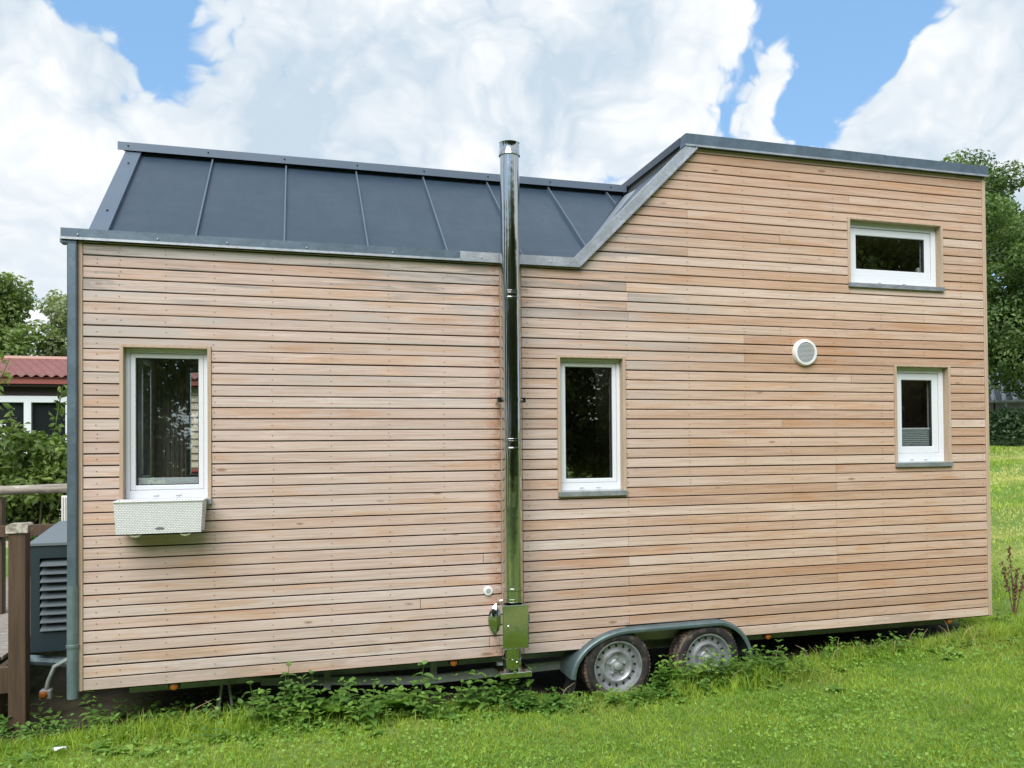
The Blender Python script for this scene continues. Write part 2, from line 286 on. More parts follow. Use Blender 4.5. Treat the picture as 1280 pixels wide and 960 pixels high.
# ------------------------------------------------------------------ mesh builder
class B:
    def __init__(s): s.v = []; s.f = []; s.mi = []
    def raw(s, vs, fs, mi=0):
        k = len(s.v); s.v += [tuple(p) for p in vs]; s.f += [tuple(i+k for i in f) for f in fs]; s.mi += [mi]*len(fs); return s
    def box(s, x0, x1, y0, y1, z0, z1, mi=0):
        return s.raw([(x, y, z) for x in (x0, x1) for y in (y0, y1) for z in (z0, z1)],
                     [(0, 1, 3, 2), (4, 6, 7, 5), (0, 4, 5, 1), (2, 3, 7, 6), (0, 2, 6, 4), (1, 5, 7, 3)], mi)
    def cbox(s, x0, x1, y0, y1, z0, z1, c=.003, mi=0):
        """box with chamfered edges"""
        L = ((x0, x1), (y0, y1), (z0, z1)); vs = []; idx = {}
        for a in (0, 1):
            for b in (0, 1):
                for d in (0, 1):
                    sg = (a, b, d)
                    for ax in range(3):
                        p = []
                        for q in range(3):
                            w = L[q][sg[q]]
                            if q != ax: w += c if sg[q] == 0 else -c
                            p.append(w)
                        idx[(sg, ax)] = len(vs); vs.append(tuple(p))
        fs = []
        for ax in range(3):
            o = [q for q in range(3) if q != ax]
            for e in (0, 1):
                def key(i, j):
                    t = [0, 0, 0]; t[ax] = e; t[o[0]] = i; t[o[1]] = j; return idx[(tuple(t), ax)]
                fs.append((key(0, 0), key(1, 0), key(1, 1), key(0, 1)))
        for ax in range(3):                       # edge along ax
            o = [q for q in range(3) if q != ax]
            for i in (0, 1):
                for j in (0, 1):
                    def sg(e):
                        t = [0, 0, 0]; t[ax] = e; t[o[0]] = i; t[o[1]] = j; return tuple(t)
                    fs.append((idx[(sg(0), o[0])], idx[(sg(1), o[0])], idx[(sg(1), o[1])], idx[(sg(0), o[1])]))
        for a in (0, 1):
            for b in (0, 1):
                for d in (0, 1): fs.append(tuple(idx[((a, b, d), ax)] for ax in range(3)))
        return s.raw(vs, fs, mi)
    def prism(s, poly, d0, d1, axis='y', mi=0):
        """extrude a 2D polygon; axis y: poly is (x,z)"""
        def pt(a, b, d): return {'y': (a, d, b), 'x': (d, a, b), 'z': (a, b, d)}[axis]
        n = len(poly); vs = [pt(a, b, d0) for a, b in poly] + [pt(a, b, d1) for a, b in poly]
        fs = [tuple(range(n))[::-1], tuple(range(n, 2*n))] + [(i, (i+1) % n, n+(i+1) % n, n+i) for i in range(n)]
        return s.raw(vs, fs, mi)
    def tube(s, pts, rads, n=10, cap=True, mi=0):
        pts = [Vector(p) for p in pts]
        if not hasattr(rads, '__len__'): rads = [rads]*len(pts)
        k = len(s.v); prev = None
        for i, p in enumerate(pts):
            t = (pts[min(i+1, len(pts)-1)] - pts[max(i-1, 0)]).normalized()
            a = prev if prev is not None else (Vector((0, 0, 1)) if abs(t.z) < .9 else Vector((1, 0, 0)))
            a = (a - t*a.dot(t)).normalized(); b = t.cross(a); prev = a
            for j in range(n):
                q = 2*math.pi*j/n; s.v.append(tuple(p + (a*math.cos(q)+b*math.sin(q))*rads[i]))
        for i in range(len(pts)-1):
            for j in range(n):
                s.f.append((k+i*n+j, k+i*n+(j+1) % n, k+(i+1)*n+(j+1) % n, k+(i+1)*n+j)); s.mi.append(mi)
        if cap:
            s.f.append(tuple(k+j for j in range(n))[::-1]); s.f.append(tuple(k+(len(pts)-1)*n+j for j in range(n))); s.mi += [mi]*2
        return s
    def lathe(s, prof, c, axis='y', n=32, mi=0):
        """prof: (radius, offset along axis) list"""
        k = len(s.v)
        for r, o in prof:
            for j in range(n):
                q = 2*math.pi*j/n; a, b = r*math.cos(q), r*math.sin(q)
                s.v.append({'y': (c[0]+a, c[1]+o, c[2]+b), 'z': (c[0]+a, c[1]+b, c[2]+o), 'x': (c[0]+o, c[1]+a, c[2]+b)}[axis])
        for i in range(len(prof)-1):
            for j in range(n):
                s.f.append((k+i*n+j, k+i*n+(j+1) % n, k+(i+1)*n+(j+1) % n, k+(i+1)*n+j)); s.mi.append(mi)
        return s
    def build(s, name, mats, parent=None, smooth=False, loc=None):
        me = bpy.data.meshes.new(name); me.from_pydata(s.v, [], s.f)
        mats = mats if isinstance(mats, (list, tuple)) else [mats]
        for m in mats: me.materials.append(m)
        if len(mats) > 1: me.polygons.foreach_set('material_index', s.mi)
        fix_normals(me)
        if smooth: smooth_mesh(me)
        return put(name, me, parent, loc)
import bmesh
def fix_normals(me):
    bm = bmesh.new(); bm.from_mesh(me); bmesh.ops.recalc_face_normals(bm, faces=bm.faces); bm.to_mesh(me); bm.free()
def smooth_mesh(me, ang=35):
    me.polygons.foreach_set('use_smooth', [True]*len(me.polygons))
    try: me.set_sharp_from_angle(angle=R(ang))
    except Exception: pass
def put(name, me, parent=None, loc=None):
    o = bpy.data.objects.new(name, me); COL.objects.link(o)
    if loc is not None: o.location = loc
    if parent is not None:
        o.parent = parent
        o.matrix_parent_inverse = Matrix.Translation(-WL[parent.name])
        WL[o.name] = Vector((0, 0, 0)) if loc is None else Vector(loc)
        if loc is None and parent.type == 'MESH' and WL[parent.name].length == 0: o.matrix_parent_inverse = Matrix()
    else: WL[o.name] = Vector(loc) if loc is not None else Vector((0, 0, 0))
    return o
WL = {}
def tag(o, label, cat, group=None, kind=None):
    o['label'] = label; o['category'] = cat
    if group: o['group'] = group
    if kind: o['kind'] = kind
    return o
def thing(name, loc, label, cat, group=None):
    o = bpy.data.objects.new(name, None); COL.objects.link(o); o.location = loc; o.empty_display_size = .2
    WL[o.name] = Vector(loc); return tag(o, label, cat, group)
def npmesh(name, V, F, m, parent=None, smooth=False):
    """fast mesh: V (n,3), F list of (k,3|4) int arrays"""
    me = bpy.data.meshes.new(name); V = np.asarray(V, np.float32)
    F = [np.asarray(f, np.int32) for f in F]
    me.vertices.add(len(V)); me.vertices.foreach_set('co', V.ravel())
    loops = np.concatenate([f.ravel() for f in F]); tot = np.concatenate([np.full(len(f), f.shape[1], np.int32) for f in F])
    me.loops.add(len(loops)); me.loops.foreach_set('vertex_index', loops)
    me.polygons.add(len(tot)); st = np.concatenate([[0], np.cumsum(tot)[:-1]]).astype(np.int32)
    me.polygons.foreach_set('loop_start', st)
    me.update(calc_edges=True); me.validate()
    me.materials.append(m)
    if smooth: me.polygons.foreach_set('use_smooth', [True]*len(me.polygons))
    return put(name, me, parent)

# ------------------------------------------------------------------ ground
def sst(a, b, v):
    t = np.clip((v-a)/(b-a), 0, 1); return t*t*(3-2*t)
def H(x, y):
    x = np.asarray(x, float); y = np.asarray(y, float)
    z = np.interp(x, [-300, -2, 0, 2, 3.4, 4.5, 6.8, 9, 300], [-.28, -.27, -.25, -.28, -.30, -.25, -.14, -.08, -.05])
    und = sst(-.16, .0, y)*sst(2.75, 2.45, y)*sst(-.7, -.3, x)*sst(6.9, 6.3, x)
    z = z - und*.05 - und*np.clip(z + .05 + .38 - .05, -.2, .2)*(sst(2.8, 3.1, x)*sst(4.6, 4.4, x))
    d = np.clip((x-7)*.7 + y*.7, 0, 24); z = z + .092*d*sst(0, 3, d)
    z = z + .015*np.sin(x*1.9+.6*y)*np.cos(y*2.3-.4*x)*(1-und)
    far = sst(2, 9, d); z = z + far*.06*np.sin(d*2.0+.3*x)
    return z
def axis(fine0, fine1, step, mid, far):
    a = list(np.arange(fine0, fine1+1e-6, step)); s = step; v = a[-1]
    while v < far: s = min(s*1.25, 40); v += s; a.append(v)
    s = step; v = a[0]; pre = []
    while v > -far: s = min(s*1.25, 40); v -= s; pre.append(v)
    return np.array(pre[::-1] + a)
gx = axis(-2, 14, .12, 0, 420); gy = axis(-3, 10, .12, 0, 420)
GX, GY = np.meshgrid(gx, gy); V = np.stack([GX, GY, H(GX, GY)], -1).reshape(-1, 3)
nx, ny = len(gx), len(gy); ii = (np.arange(ny-1)[:, None]*nx + np.arange(nx-1)[None]).ravel()
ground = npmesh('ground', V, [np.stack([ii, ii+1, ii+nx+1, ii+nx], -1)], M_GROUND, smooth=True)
ground['kind'] = 'structure'

# ------------------------------------------------------------------ the house on its trailer
PB = .071                                  # board pitch
LEN, DEP, HE, HT = 6.732, 2.44, 2.705, 3.66
house = thing('tiny_house', (3.4, 1.2, -.38), 'small timber clad house on a twin axle trailer with dark steel roof', 'house')
def part(name): 
    o = bpy.data.objects.new(name, None); COL.objects.link(o); o.parent = house
    o.matrix_parent_inverse = Matrix.Translation(-WL[house.name]); WL[o.name] = Vector((0, 0, 0)); return o
WINS = {'L': (.200, .721, 1.120, 2.087), 'M': (2.994, 3.512, 1.105, 2.084), 'U': (5.412, 6.326, 2.700, 3.234), 'R': (5.829, 6.379, 1.268, 2.073)}
# --- sheathing behind the boards, with window openings
sh = B()
def sheet(x0, x1, z0, z1, holes):
    xs = sorted({x0, x1, *[h for w in holes for h in w[:2]]}); zs = sorted({z0, z1, *[h for w in holes for h in w[2:]]})
    for a, b in zip(xs, xs[1:]):
        for c, d in zip(zs, zs[1:]):
            mx, mz = (a+b)/2, (c+d)/2
            if any(w[0] < mx < w[1] and w[2] < mz < w[3] for w in holes): continue
            sh.raw([(a, .024, c), (b, .024, c), (b, .024, d), (a, .024, d)], [(0, 1, 2, 3)], 0)
            sh.raw([(a, .15, c), (b, .15, c), (b, .15, d), (a, .15, d)], [(3, 2, 1, 0)], 1)
ws = list(WINS.values())
arch = (3.17, 4.43, 0, .10)
sheet(-.02, LEN+.03, .002, 2.60, [WINS['L'], WINS['M'], WINS['R'], arch])
sheet(-.02, 3.17, 2.60, 2.71, []); sheet(3.17, 4.12, 2.60, 2.71, [])
sheet(4.12, LEN+.03, 2.60, HT-.005, [WINS['U']])
for yy, mi in ((.024, 0), (.15, 1)): sh.raw([(3.17, yy, 2.71), (4.12, yy, 2.71), (4.12, yy, 3.655)], [(0, 1, 2)], mi)
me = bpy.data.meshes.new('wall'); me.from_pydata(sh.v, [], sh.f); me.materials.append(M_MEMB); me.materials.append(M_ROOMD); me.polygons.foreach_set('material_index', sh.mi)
wall = put('front_wall', me, house)
# --- boards
def diag_x(z): return 3.166 + (z-2.71)
rb = random.Random(3)
def board(x0, x1, z0, z1, dl=None, dr=None, notch=None):
    """dl / dr: (x at bottom, x at top) of a slanted end; notch: (xa, xb, z, 'b'|'t') cut out round a window"""
    y0 = rb.uniform(-.0014, .0014); c = .0022; b = B()
    l0, l1 = dl or (x0, x0); r0_, r1_ = dr or (x1, x1)
    if notch:
        xa, xb, zn, side = notch
        poly = [(x0, z0), (xa, z0), (xa, zn), (xb, zn), (xb, z0), (x1, z0), (x1, z1), (x0, z1)] if side == 'b' else [(x0, z0), (x1, z0), (x1, z1), (xb, z1), (xb, zn), (xa, zn), (xa, z1), (x0, z1)]
        b.prism(poly, y0, .0215, 'y'); b.build('board', M_CLAD, wall); return
    def lx(z): return l0 + (l1-l0)*(z-z0)/(z1-z0)
    def rx(z): return r0_ + (r1_-r0_)*(z-z0)/(z1-z0)
    prof = [(y0+c, z0), (y0, z0+c), (y0, z1-c), (y0+c, z1), (.0215, z1-.003), (.0215, z0-.0)]
    n = len(prof)
    b.raw([(lx(z), y, z) for y, z in prof] + [(rx(z), y, z) for y, z in prof],
          [tuple(range(n)), tuple(range(n, 2*n))[::-1]] + [(i, n+i, n+(i+1) % n, (i+1) % n) for i in range(n)])
    b.build('board', M_CLAD, wall)
STRIP = (2.583, 2.737)
nrow = 52
screws = []
cols = [.075, .202, .46, .738, 1.086, 1.448, 1.824, 2.19, 2.545, 2.775, 3.17, 3.527, 4.017, 4.483, 4.885, 5.279, 5.71, 6.127, 6.50, 6.70]
for k in range(nrow):
    z0 = k*PB + .0041 + rb.uniform(-.0009, .0009); z1 = (k+1)*PB - .0039 + rb.uniform(-.0009, .0009)
    if k == 0: z0 = .001
    if k == 51: z1 = HT-.001
    zc = (z0+z1)/2
    segs = []
    cuts = []
    if k < 38: segs.append([.002, STRIP[0]-.002])
    if k == 38: segs += [[.002, 2.583, 'thin']]
    xl = STRIP[1]+.002 if k <= 38 else diag_x(z0)
    # butt joints seen at three studs
    js = []
    if k < 15 or k in (34, 36): js += [3.525] if k % 2 == 0 else []
    if k in (33, 35): js += [3.54]
    if k < 19 and k % 2 == 1 or k in (3, 8): js += [5.277]
    if k >= 20 and k % 5 == 2: js += [5.43 if k % 2 else 4.80]
    if k == 12: js = [4.41]
    if k in (29, 31): js += [4.483]
    if k in (26, 40, 44, 48): js += [6.127 if k % 4 else 4.02]
    js = [j for j in sorted(set(js)) if j > xl+.3]
    xs = [xl] + js + [LEN-.002]
    right = [[a+(.0012 if i else 0), b-(.0012 if i < len(xs)-2 else 0)] for i, (a, b) in enumerate(zip(xs, xs[1:]))]
    if k == 1: segs = [[.002, 2.49], [2.4935, STRIP[0]-.002]]
    if k == 9: segs = [[.002, 2.452], [2.4555, STRIP[0]-.002]]
    if k == 5: segs = [[.002, 2.02], [2.0235, STRIP[0]-.002]]
    def fend(z, left):
        if left: return 3.52 - .46*math.sqrt(max(1 - ((z+.19)/.325)**2, 0)) if z < .13 else 3.50
        return 4.20 + .30*math.sqrt(max(1 - ((z+.19)/.331)**2, 0))
    def emit(a, b_, z0, z1, dl=None, dr=None):
        for w in ws:
            if a < w[1] and b_ > w[0] and z0 < w[3] and z1 > w[2]:
                zb_ = w[2] - .004
                if z1 > w[3]+.008 and z0 > zb_:
                    if a < w[0]-.02 and b_ > w[1]+.02: board(a, b_, z0, z1, notch=(w[0]-.001, w[1]+.001, w[3]+.0015, 'b')); return
                if z0 < zb_-.008 and z1 < w[3]:
                    if a < w[0]-.02 and b_ > w[1]+.02: board(a, b_, z0, z1, notch=(w[0]-.001, w[1]+.001, zb_-.0015, 't')); return
                if w[0]-a > .02: emit(a, w[0]-.001, z0, z1, dl, None)
                if b_-w[1] > .02: emit(w[1]+.001, b_, z0, z1, None, dr)
                return
        board(a, b_, z0, z1, dl, dr)
    for si, sg in enumerate(segs + right):
        a, b_ = sg[0], sg[1]; zz1 = min(z1, 2.709) if len(sg) == 3 else z1; dl = dr = None
        todo = [(a, b_, z0, zz1, None, None)]
        if k > 38 and si == len(segs): todo = [(a, b_, z0, z1, (diag_x(z0), diag_x(z1)), None)]
        if k == 38 and len(sg) == 2 and a < 3.16 < b_:
            todo = [(a, 3.16, z0, 2.709, None, None), (3.162, b_, z0, z1, (3.162, diag_x(z1)), None)]
        if k in (0, 1) and a < 3.4 and b_ > 4.2:
            todo = [(a, fend(z0, 1), z0, z1, None, (fend(z0, 1), fend(z1, 1))), (fend(z0, 0), b_, z0, z1, (fend(z0, 0), fend(z1, 0)), None)]
        elif k in (0, 1) and a < 3.4 < b_: todo = [(a, min(fend(z0, 1), b_), z0, z1, None, (fend(z0, 1), fend(z1, 1)))]
        elif k in (0, 1) and 3.4 < a < 4.2: todo = [(fend(z0, 0), b_, z0, z1, (fend(z0, 0), fend(z1, 0)), None)]
        for t_ in todo: emit(*t_)
        for c in cols:
            if a+.012 < c < b_-.012 and len(sg) == 2:
                if k > 37 and c < diag_x(z1)+.04: continue
                if k < 2 and 3.2 < c < 4.46: continue
                if any(w[0]-.01 < c < w[1]+.01 and w[2]-.03 < zc < w[3]+.03 for w in ws): continue
                screws.append((c, zc))
# screw heads
sb = B()
for x, z in screws:
    for dz in ((-.012, .013) if rb.random() < .10 else (rb.uniform(-.006, .006),)):
        cx, cz, rr_ = x + rb.uniform(-.005, .005), z+dz, .0037
        sb.raw([(cx + rr_*math.cos(i*math.pi/3), -.0022, cz + rr_*math.sin(i*math.pi/3)) for i in range(6)], [tuple(range(6))])
o = sb.build('screw_heads', M_SCREW, wall); o['kind'] = 'stuff'
# vertical trims
B().cbox(-.026, 0, -.006, .05, -.002, 2.708, .003).build('corner_board', M_TRIM, house)
B().cbox(LEN, LEN+.036, -.006, .05, -.002, HT-.002, .003).build('corner_board', M_TRIM, house)
B().cbox(STRIP[0], STRIP[1], .004, .0235, .0, 2.705, .002).build('cover_strip', M_TRIM, house)
B().box(-.024, 3.05, .03, .14, -.012, .0005).build('bottom_plate', M_BROWN, house)
B().box(4.49, LEN+.034, .03, .14, -.012, .0005).build('bottom_plate', M_BROWN, house)

# --- windows
def window(key, double, sill=True):
    x0, x1, z0, z1 = WINS[key]
    w = part('window')
    t, th, yf, yb = .022, .016, -.010, .09
    rv = part_under = w
    B().cbox(x0, x0+t, yf, yb, z0+.01, z1, .002).build('reveal_board', M_TRIM, w)
    B().cbox(x1-t, x1, yf, yb, z0+.01, z1, .002).build('reveal_board', M_TRIM, w)
    B().cbox(x0+t+.0005, x1-t-.0005, yf, yb, z1-th, z1-.0005, .002).build('reveal_board', M_TRIM, w)
    ix0, ix1, iz0, iz1 = x0+t, x1-t, z0+.018, z1-th
    fwid = .045 if double else .026; sw = .056 if double else .030; fb = .068 if double else .052
    f = B()
    f.cbox(ix0, ix0+fwid, .052, .12, iz0, iz1, .003); f.cbox(ix1-fwid, ix1, .052, .12, iz0, iz1, .003)
    f.cbox(ix0+fwid-.002, ix1-fwid+.002, .0525, .12, iz1-fwid, iz1, .003); f.cbox(ix0+fwid-.002, ix1-fwid+.002, .0525, .12, iz0, iz0+fb, .003)
    f.build('frame', M_UPVC, w)
    sx0, sx1, sz0, sz1 = ix0+fwid+.0015, ix1-fwid-.0015, iz0+fb+.0015, iz1-fwid-.0015
    s = B()
    g_ = .062 if double else .056
    s.cbox(sx0, sx0+sw, g_, .125, sz0, sz1, .004); s.cbox(sx1-sw, sx1, g_, .125, sz0, sz1, .004)
    s.cbox(sx0+sw-.003, sx1-sw+.003, g_+.0005, .125, sz1-sw, sz1, .004); s.cbox(sx0+sw-.003, sx1-sw+.003, g_+.0005, .125, sz0, sz0+sw, .004)
    s.build('sash', M_UPVC, w)
    gx0, gx1, gz0, gz1 = sx0+sw, sx1-sw, sz0+sw, sz1-sw
    q = B(); e = .005
    q.box(gx0-.001, gx0+e, .072, .1, gz0, gz1); q.box(gx1-e, gx1+.001, .072, .1, gz0, gz1); q.box(gx0+e, gx1-e, .0722, .1, gz1-e, gz1+.001); q.box(gx0+e, gx1-e, .0722, .1, gz0-.001, gz0+e)
    q.build('gasket', M_GASK, w)
    B().box(gx0+.001, gx1-.001, .080, .086, gz0+.001, gz1-.001).build('pane', M_GLASS, w)
    for c in (.36, .63):
        cx = ix0 + (ix1-ix0)*c
        B().cbox(cx-.016, cx+.016, .0455, .056, iz0+.018, iz0+.030, .002).build('drain_cap', M_UPVC, w)
    if sill:
        b = B(); b.prism([(.06, z0+.021), (-.024, z0+.013), (-.024, z0-.020), (-.021, z0-.020), (-.021, z0+.008), (.06, z0+.015)], x0+.002, x1-.002, 'x')
        b.box(x0-.0005, x0+.0015, -.023, .0, z0-.018, z0+.014); b.box(x1-.0015, x1+.0005, -.023, .0, z0-.018, z0+.014)
        b.build('sill', M_ZINC, w)
    return w, (gx0, gx1, gz0, gz1)
wL, gL = window('L', False)
wM, gM = window('M', False)
wU, gU = window('U', True)
wR, gR = window('R', True)
# pleated blind drawn up from the sill in the small right window
bl = B(); zt = gR[2] + .255*(gR[3]-gR[2])
nple = 9
for i in range(nple):
    za = gR[2] + (zt-gR[2])*i/nple; zb = gR[2] + (zt-gR[2])*(i+1)/nple; zm = (za+zb)/2
    bl.raw([(gR[0], .105, za), (gR[1], .105, za), (gR[1], .094, zm), (gR[0], .094, zm), (gR[1], .105, zb), (gR[0], .105, zb)], [(0, 1, 2, 3), (3, 2, 4, 5)])
bo = bl.build('pleated_blind', mat('blind_cloth', lambda g: P(g, (.42, .46, .48), .8)), wR)
B().cbox(gR[0], gR[1], .092, .107, zt, zt+.014, .002).build('blind_rail', M_UPVC, wR)
B().cbox(gU[1]-.03, gU[1]-.018, .10, .135, gU[2]+.0, gU[2]+.05, .003).build('window_handle', M_UPVC, wU)
B().cbox(gL[0], gL[1], .10, .128, gL[2], gL[2]+.045, .003).build('inner_sill', M_UPVC, wL)

# --- round vents on the wall
v = part('round_vent')
B().lathe([(.0, -.026), (.07, -.026), (.078, -.024), (.078, -.02)], (5.003, 0, 2.148), n=40).build('grille', M_GRILL, v, True)
B().lathe([(.076, -.021), (.080, -.032), (.096, -.030), (.103, -.018), (.104, .004)], (5.003, 0, 2.148), n=48).build('ring', M_VENT, v, True)
gb = B()
for i in range(-7, 8):
    zz = i*.0098; hw = math.sqrt(max(.074**2-zz*zz, 0)); gb.box(5.003-hw, 5.003+hw, -.030, -.0262, 2.148+zz-.0022, 2.148+zz+.0022)
gb.build('louvre', mat('vent_louvre', lambda g: P(g, (.50, .52, .54), .5)), v)
v = part('small_vent')
B().lathe([(.0, -.012), (.016, -.012), (.017, -.016), (.030, -.013), (.033, .002)], (2.485, 0, .453), n=24).build('rim', M_VENT, v, True)
B().lathe([(.0, -.0155), (.0145, -.0155), (.016, -.0118)], (2.485, 0, .453), n=20).build('grille', M_GRILL, v, True)

# --- eave, diagonal and parapet flashings
def flashing(name, pts, h, m, yf=-.030, under=.02):
    """strip of bent sheet following pts (x,z) along its lower edge; h is the face height normal to the run"""
fl = part('flashing')
def fl_face(x0, z0, x1, z1, h, m, x0t=None, x1t=None, name='flashing_strip'):
    d = Vector((x1-x0, z1-z0)).normalized(); n = Vector((-d.y, d.x))
    a, b = Vector((x0, z0)), Vector((x1, z1)); ta = a+n*h; tb = b+n*h
    if x0t: ta = Vector(x0t)
    if x1t: tb = Vector(x1t)
    q = B(); pr = [a, b, tb, ta]
    q.prism([(p.x, p.y) for p in pr], -.034, .06, 'y')
    o = q.build(name, m, fl)
    # drip lip along the bottom
    l = B(); la, lb = a + n*.010, b + n*.010
    l.prism([(a.x-n.x*.004, a.y-n.y*.004), (b.x-n.x*.004, b.y-n.y*.004), (lb.x, lb.y), (la.x, la.y)], -.041, -.0345, 'y')
    l.build('drip_lip', M_ZINC, fl)
    return o
fl_face(-.112, 2.712, 2.30, 2.712, .064, M_ZINCD)
fl_face(2.302, 2.712, 3.155, 2.712, .064, M_ZINC, x1t=(3.122, 2.776))
fl_face(3.156, 2.711, 4.092, 3.648, .066, M_ZINC, x0t=(3.124, 2.776), x1t=(4.0, 3.657))
fl_face(3.995, 3.661, 5.755, 3.661, .088, M_ZINCD, x0t=(4.0, 3.752))
fl_face(5.757, 3.661, LEN+.043, 3.661, .086, M_ZINCD)
for x in (-.02, .42, .82, 1.3, 1.85, 2.45, 2.95):
    B().lathe([(0, -.007), (.004, -.0065), (.006, -.003), (.0065, 0)], (x, -.034, 2.738), n=10).build('rivet', M_ZINC, fl, True)

# --- roof
YR, ZR = 1.22, 3.665
roof = part('roof')
seams = [.63 + .531*i for i in range(7)]
ZE = 2.742
def rz(y): return ZE + (ZR-ZE)*y/YR
VA = (3.135, 0.0); VC = (4.005, YR)                  # valley in plan (x,y)
def vx(y): return VA[0] + (VC[0]-VA[0])*y/YR
edges = [.075] + seams + [4.2]
for i, (a, b) in enumerate(zip(edges, edges[1:])):
    a_, b_ = a+.006, b-.006
    poly = [(a_, 0.0), (b_, 0.0), (b_, YR), (a_, YR)]
    # clip by the valley: keep x <= vx(y)
    out = []
    for p, q in zip(poly, poly[1:]+poly[:1]):
        ip, iq = p[0] <= vx(p[1])+1e-9, q[0] <= vx(q[1])+1e-9
        if ip: out.append(p)
        if ip != iq:
            fp, fq = p[0]-vx(p[1]), q[0]-vx(q[1]); t = fp/(fp-fq); out.append((p[0]+(q[0]-p[0])*t, p[1]+(q[1]-p[1])*t))
    if len(out) < 3: continue
    n = len(out); vs = [(x, y, rz(y)) for x, y in out] + [(x, y+.02, rz(y)-.03) for x, y in out]
    B().raw(vs, [tuple(range(n)), tuple(range(n, 2*n))[::-1]] + [(j, (j+1) % n, n+(j+1) % n, n+j) for j in range(n)]).build('roof_panel', M_ANTH, roof)
sl = Vector((0, YR, ZR-ZE)).normalized(); nr = Vector((0, -sl.z, sl.y))
for x in seams:
    y0 = 0.0 if x < VA[0] else (x-VA[0])/(VC[0]-VA[0])*YR
    y1 = YR-.02
    if y1-y0 < .05: continue
    b = B(); p0, p1 = Vector((x, y0, rz(y0))), Vector((x, y1, rz(y1)))
    ring = []
    for p in (p0, p1):
        ring += [p+Vector((-.007, 0, 0))-nr*.012, p+Vector((.007, 0, 0))-nr*.012, p+Vector((.005, 0, 0))+nr*.026, p+Vector((-.005, 0, 0))+nr*.026]
    b.raw(ring, [(0, 1, 2, 3), (7, 6, 5, 4), (0, 4, 5, 1), (1, 5, 6, 2), (2, 6, 7, 3), (3, 7, 4, 0)])
    b.build('standing_seam', M_ANTHL, roof)
# verge flashing at the left end
def slab(pts, th, name, m, par):
    n = len(pts); P_ = [Vector(p) for p in pts]; nn = (P_[1]-P_[0]).cross(P_[2]-P_[0]).normalized()
    vs = P_ + [p-nn*th for p in P_]
    return B().raw(vs, [tuple(range(n)), tuple(range(n, 2*n))[::-1]] + [(j, (j+1) % n, n+(j+1) % n, n+j) for j in range(n)]).build(name, m, par)
o1, o2 = nr*.030, nr*.030
slab([(.030, 0, rz(0)+.035), (.135, 0, rz(0)+.035), (.135, YR-.0, rz(YR)+.035), (.030, YR-.0, rz(YR)+.035)], .03, 'verge_flashing', M_ANTHL, roof)
B().box(.028, .0295, .01, YR, rz(0)-.03, rz(0)+.03)
slab([(.029, 0, rz(0)+.034), (.029, YR, rz(YR)+.034), (.029, YR, rz(YR)-.08), (.029, 0, rz(0)-.02)], .004, 'verge_face', M_ANTHL, roof)
for yy in (.25, .95):
    B().lathe([(0, .010), (.006, .009), (.008, 0)], (.085, yy, rz(yy)+.035), 'z', 8).build('rivet', M_BLACK, roof, True)
# ridge cap
rc = B(); rc.prism([(YR-.085, 3.652), (YR-.08, 3.652), (YR-.08, 3.705), (YR+.16, 3.722), (YR+.16, 3.73), (YR-.085, 3.712)], -.02, 3.998, 'x')
rc.build('ridge_cap', M_ANTHL, roof)
for x in (.05, .6, 1.15, 1.7, 2.23, 2.76, 3.3, 3.85):
    B().lathe([(0, -.006), (.005, -.005), (.007, 0)], (x, YR-.086, 3.685), n=8).build('rivet', M_BLACK, roof, True)
# rear slope (mirror) and flat top
YB = DEP
slab([(.03, YR+.02, ZR+.02), (4.0, YR+.02, ZR+.02), (4.0, YB+.03, ZE), (.03, YB+.03, ZE)], .03, 'rear_slope', M_ANTH, roof)
# cheek: inclined plane between the low roof and the high part
slab([(3.14, .028, 2.752), (4.03, .028, 3.665), (4.03, YR+.1, 3.665), (3.97, YR+.1, 3.60)], .02, 'cheek_panel', M_ANTH, roof)
# light valley strip lying on the cheek along the valley
def ck(x, y): return Vector((x, y, 2.752 + (x-3.14)*1.026 + .006))
slab([ck(3.145, .03), ck(3.24, .03), ck(3.90, .70), ck(4.0, YR-.02), ck(3.985, YR-.02)], .004, 'valley_flashing', M_ZINC, roof)
slab([(4.0, -.030, 3.750), (LEN+.04, -.030, 3.744), (LEN+.04, DEP+.03, 3.744), (4.0, DEP+.03, 3.750)], .012, 'flat_roof', M_ANTHL, roof)
B().box(3.994, 4.004, .062, DEP+.03, 3.690, 3.749).build('roof_edge', M_ANTH, roof)
B().box(4.02, LEN+.03, .062, DEP+.02, 3.60, 3.735).build('roof_core', M_ROOMD, roof)

# --- the walls the camera cannot see (ends, back), floor and rooms
def gable(xa, xb, poly, m=M_CLAD, name='end_wall'):
    b = B(); b.prism(poly, xa, xb, 'x'); return b.build(name, m, house)
low = [(.051, 0), (DEP-.03, 0), (DEP-.03, ZE-.03), (YR, ZR-.04), (.051, ZE-.01)]
gable(.0, .05, low); gable(LEN-.04, LEN+.02, [(.051, 0), (DEP-.03, 0), (DEP-.03, HT-.06), (.051, HT-.06)])
eb = B()
for k in range(38):
    z0, z1 = k*PB+.0065, (k+1)*PB-.0065
    eb.box(-.024, -.001, .053, DEP-.03, z0, z1)
for k in range(50):
    z0, z1 = k*PB+.0065, (k+1)*PB-.0065
    eb.box(LEN+.021, LEN+.033, .053, DEP-.03, z0, z1)
o = eb.build('end_boards', M_CLAD, house); o['kind'] = 'stuff'
bw = B(); ow = (.27, 1.65, 1.16, 2.18)  # rear opening widened out of view to let more light into the room
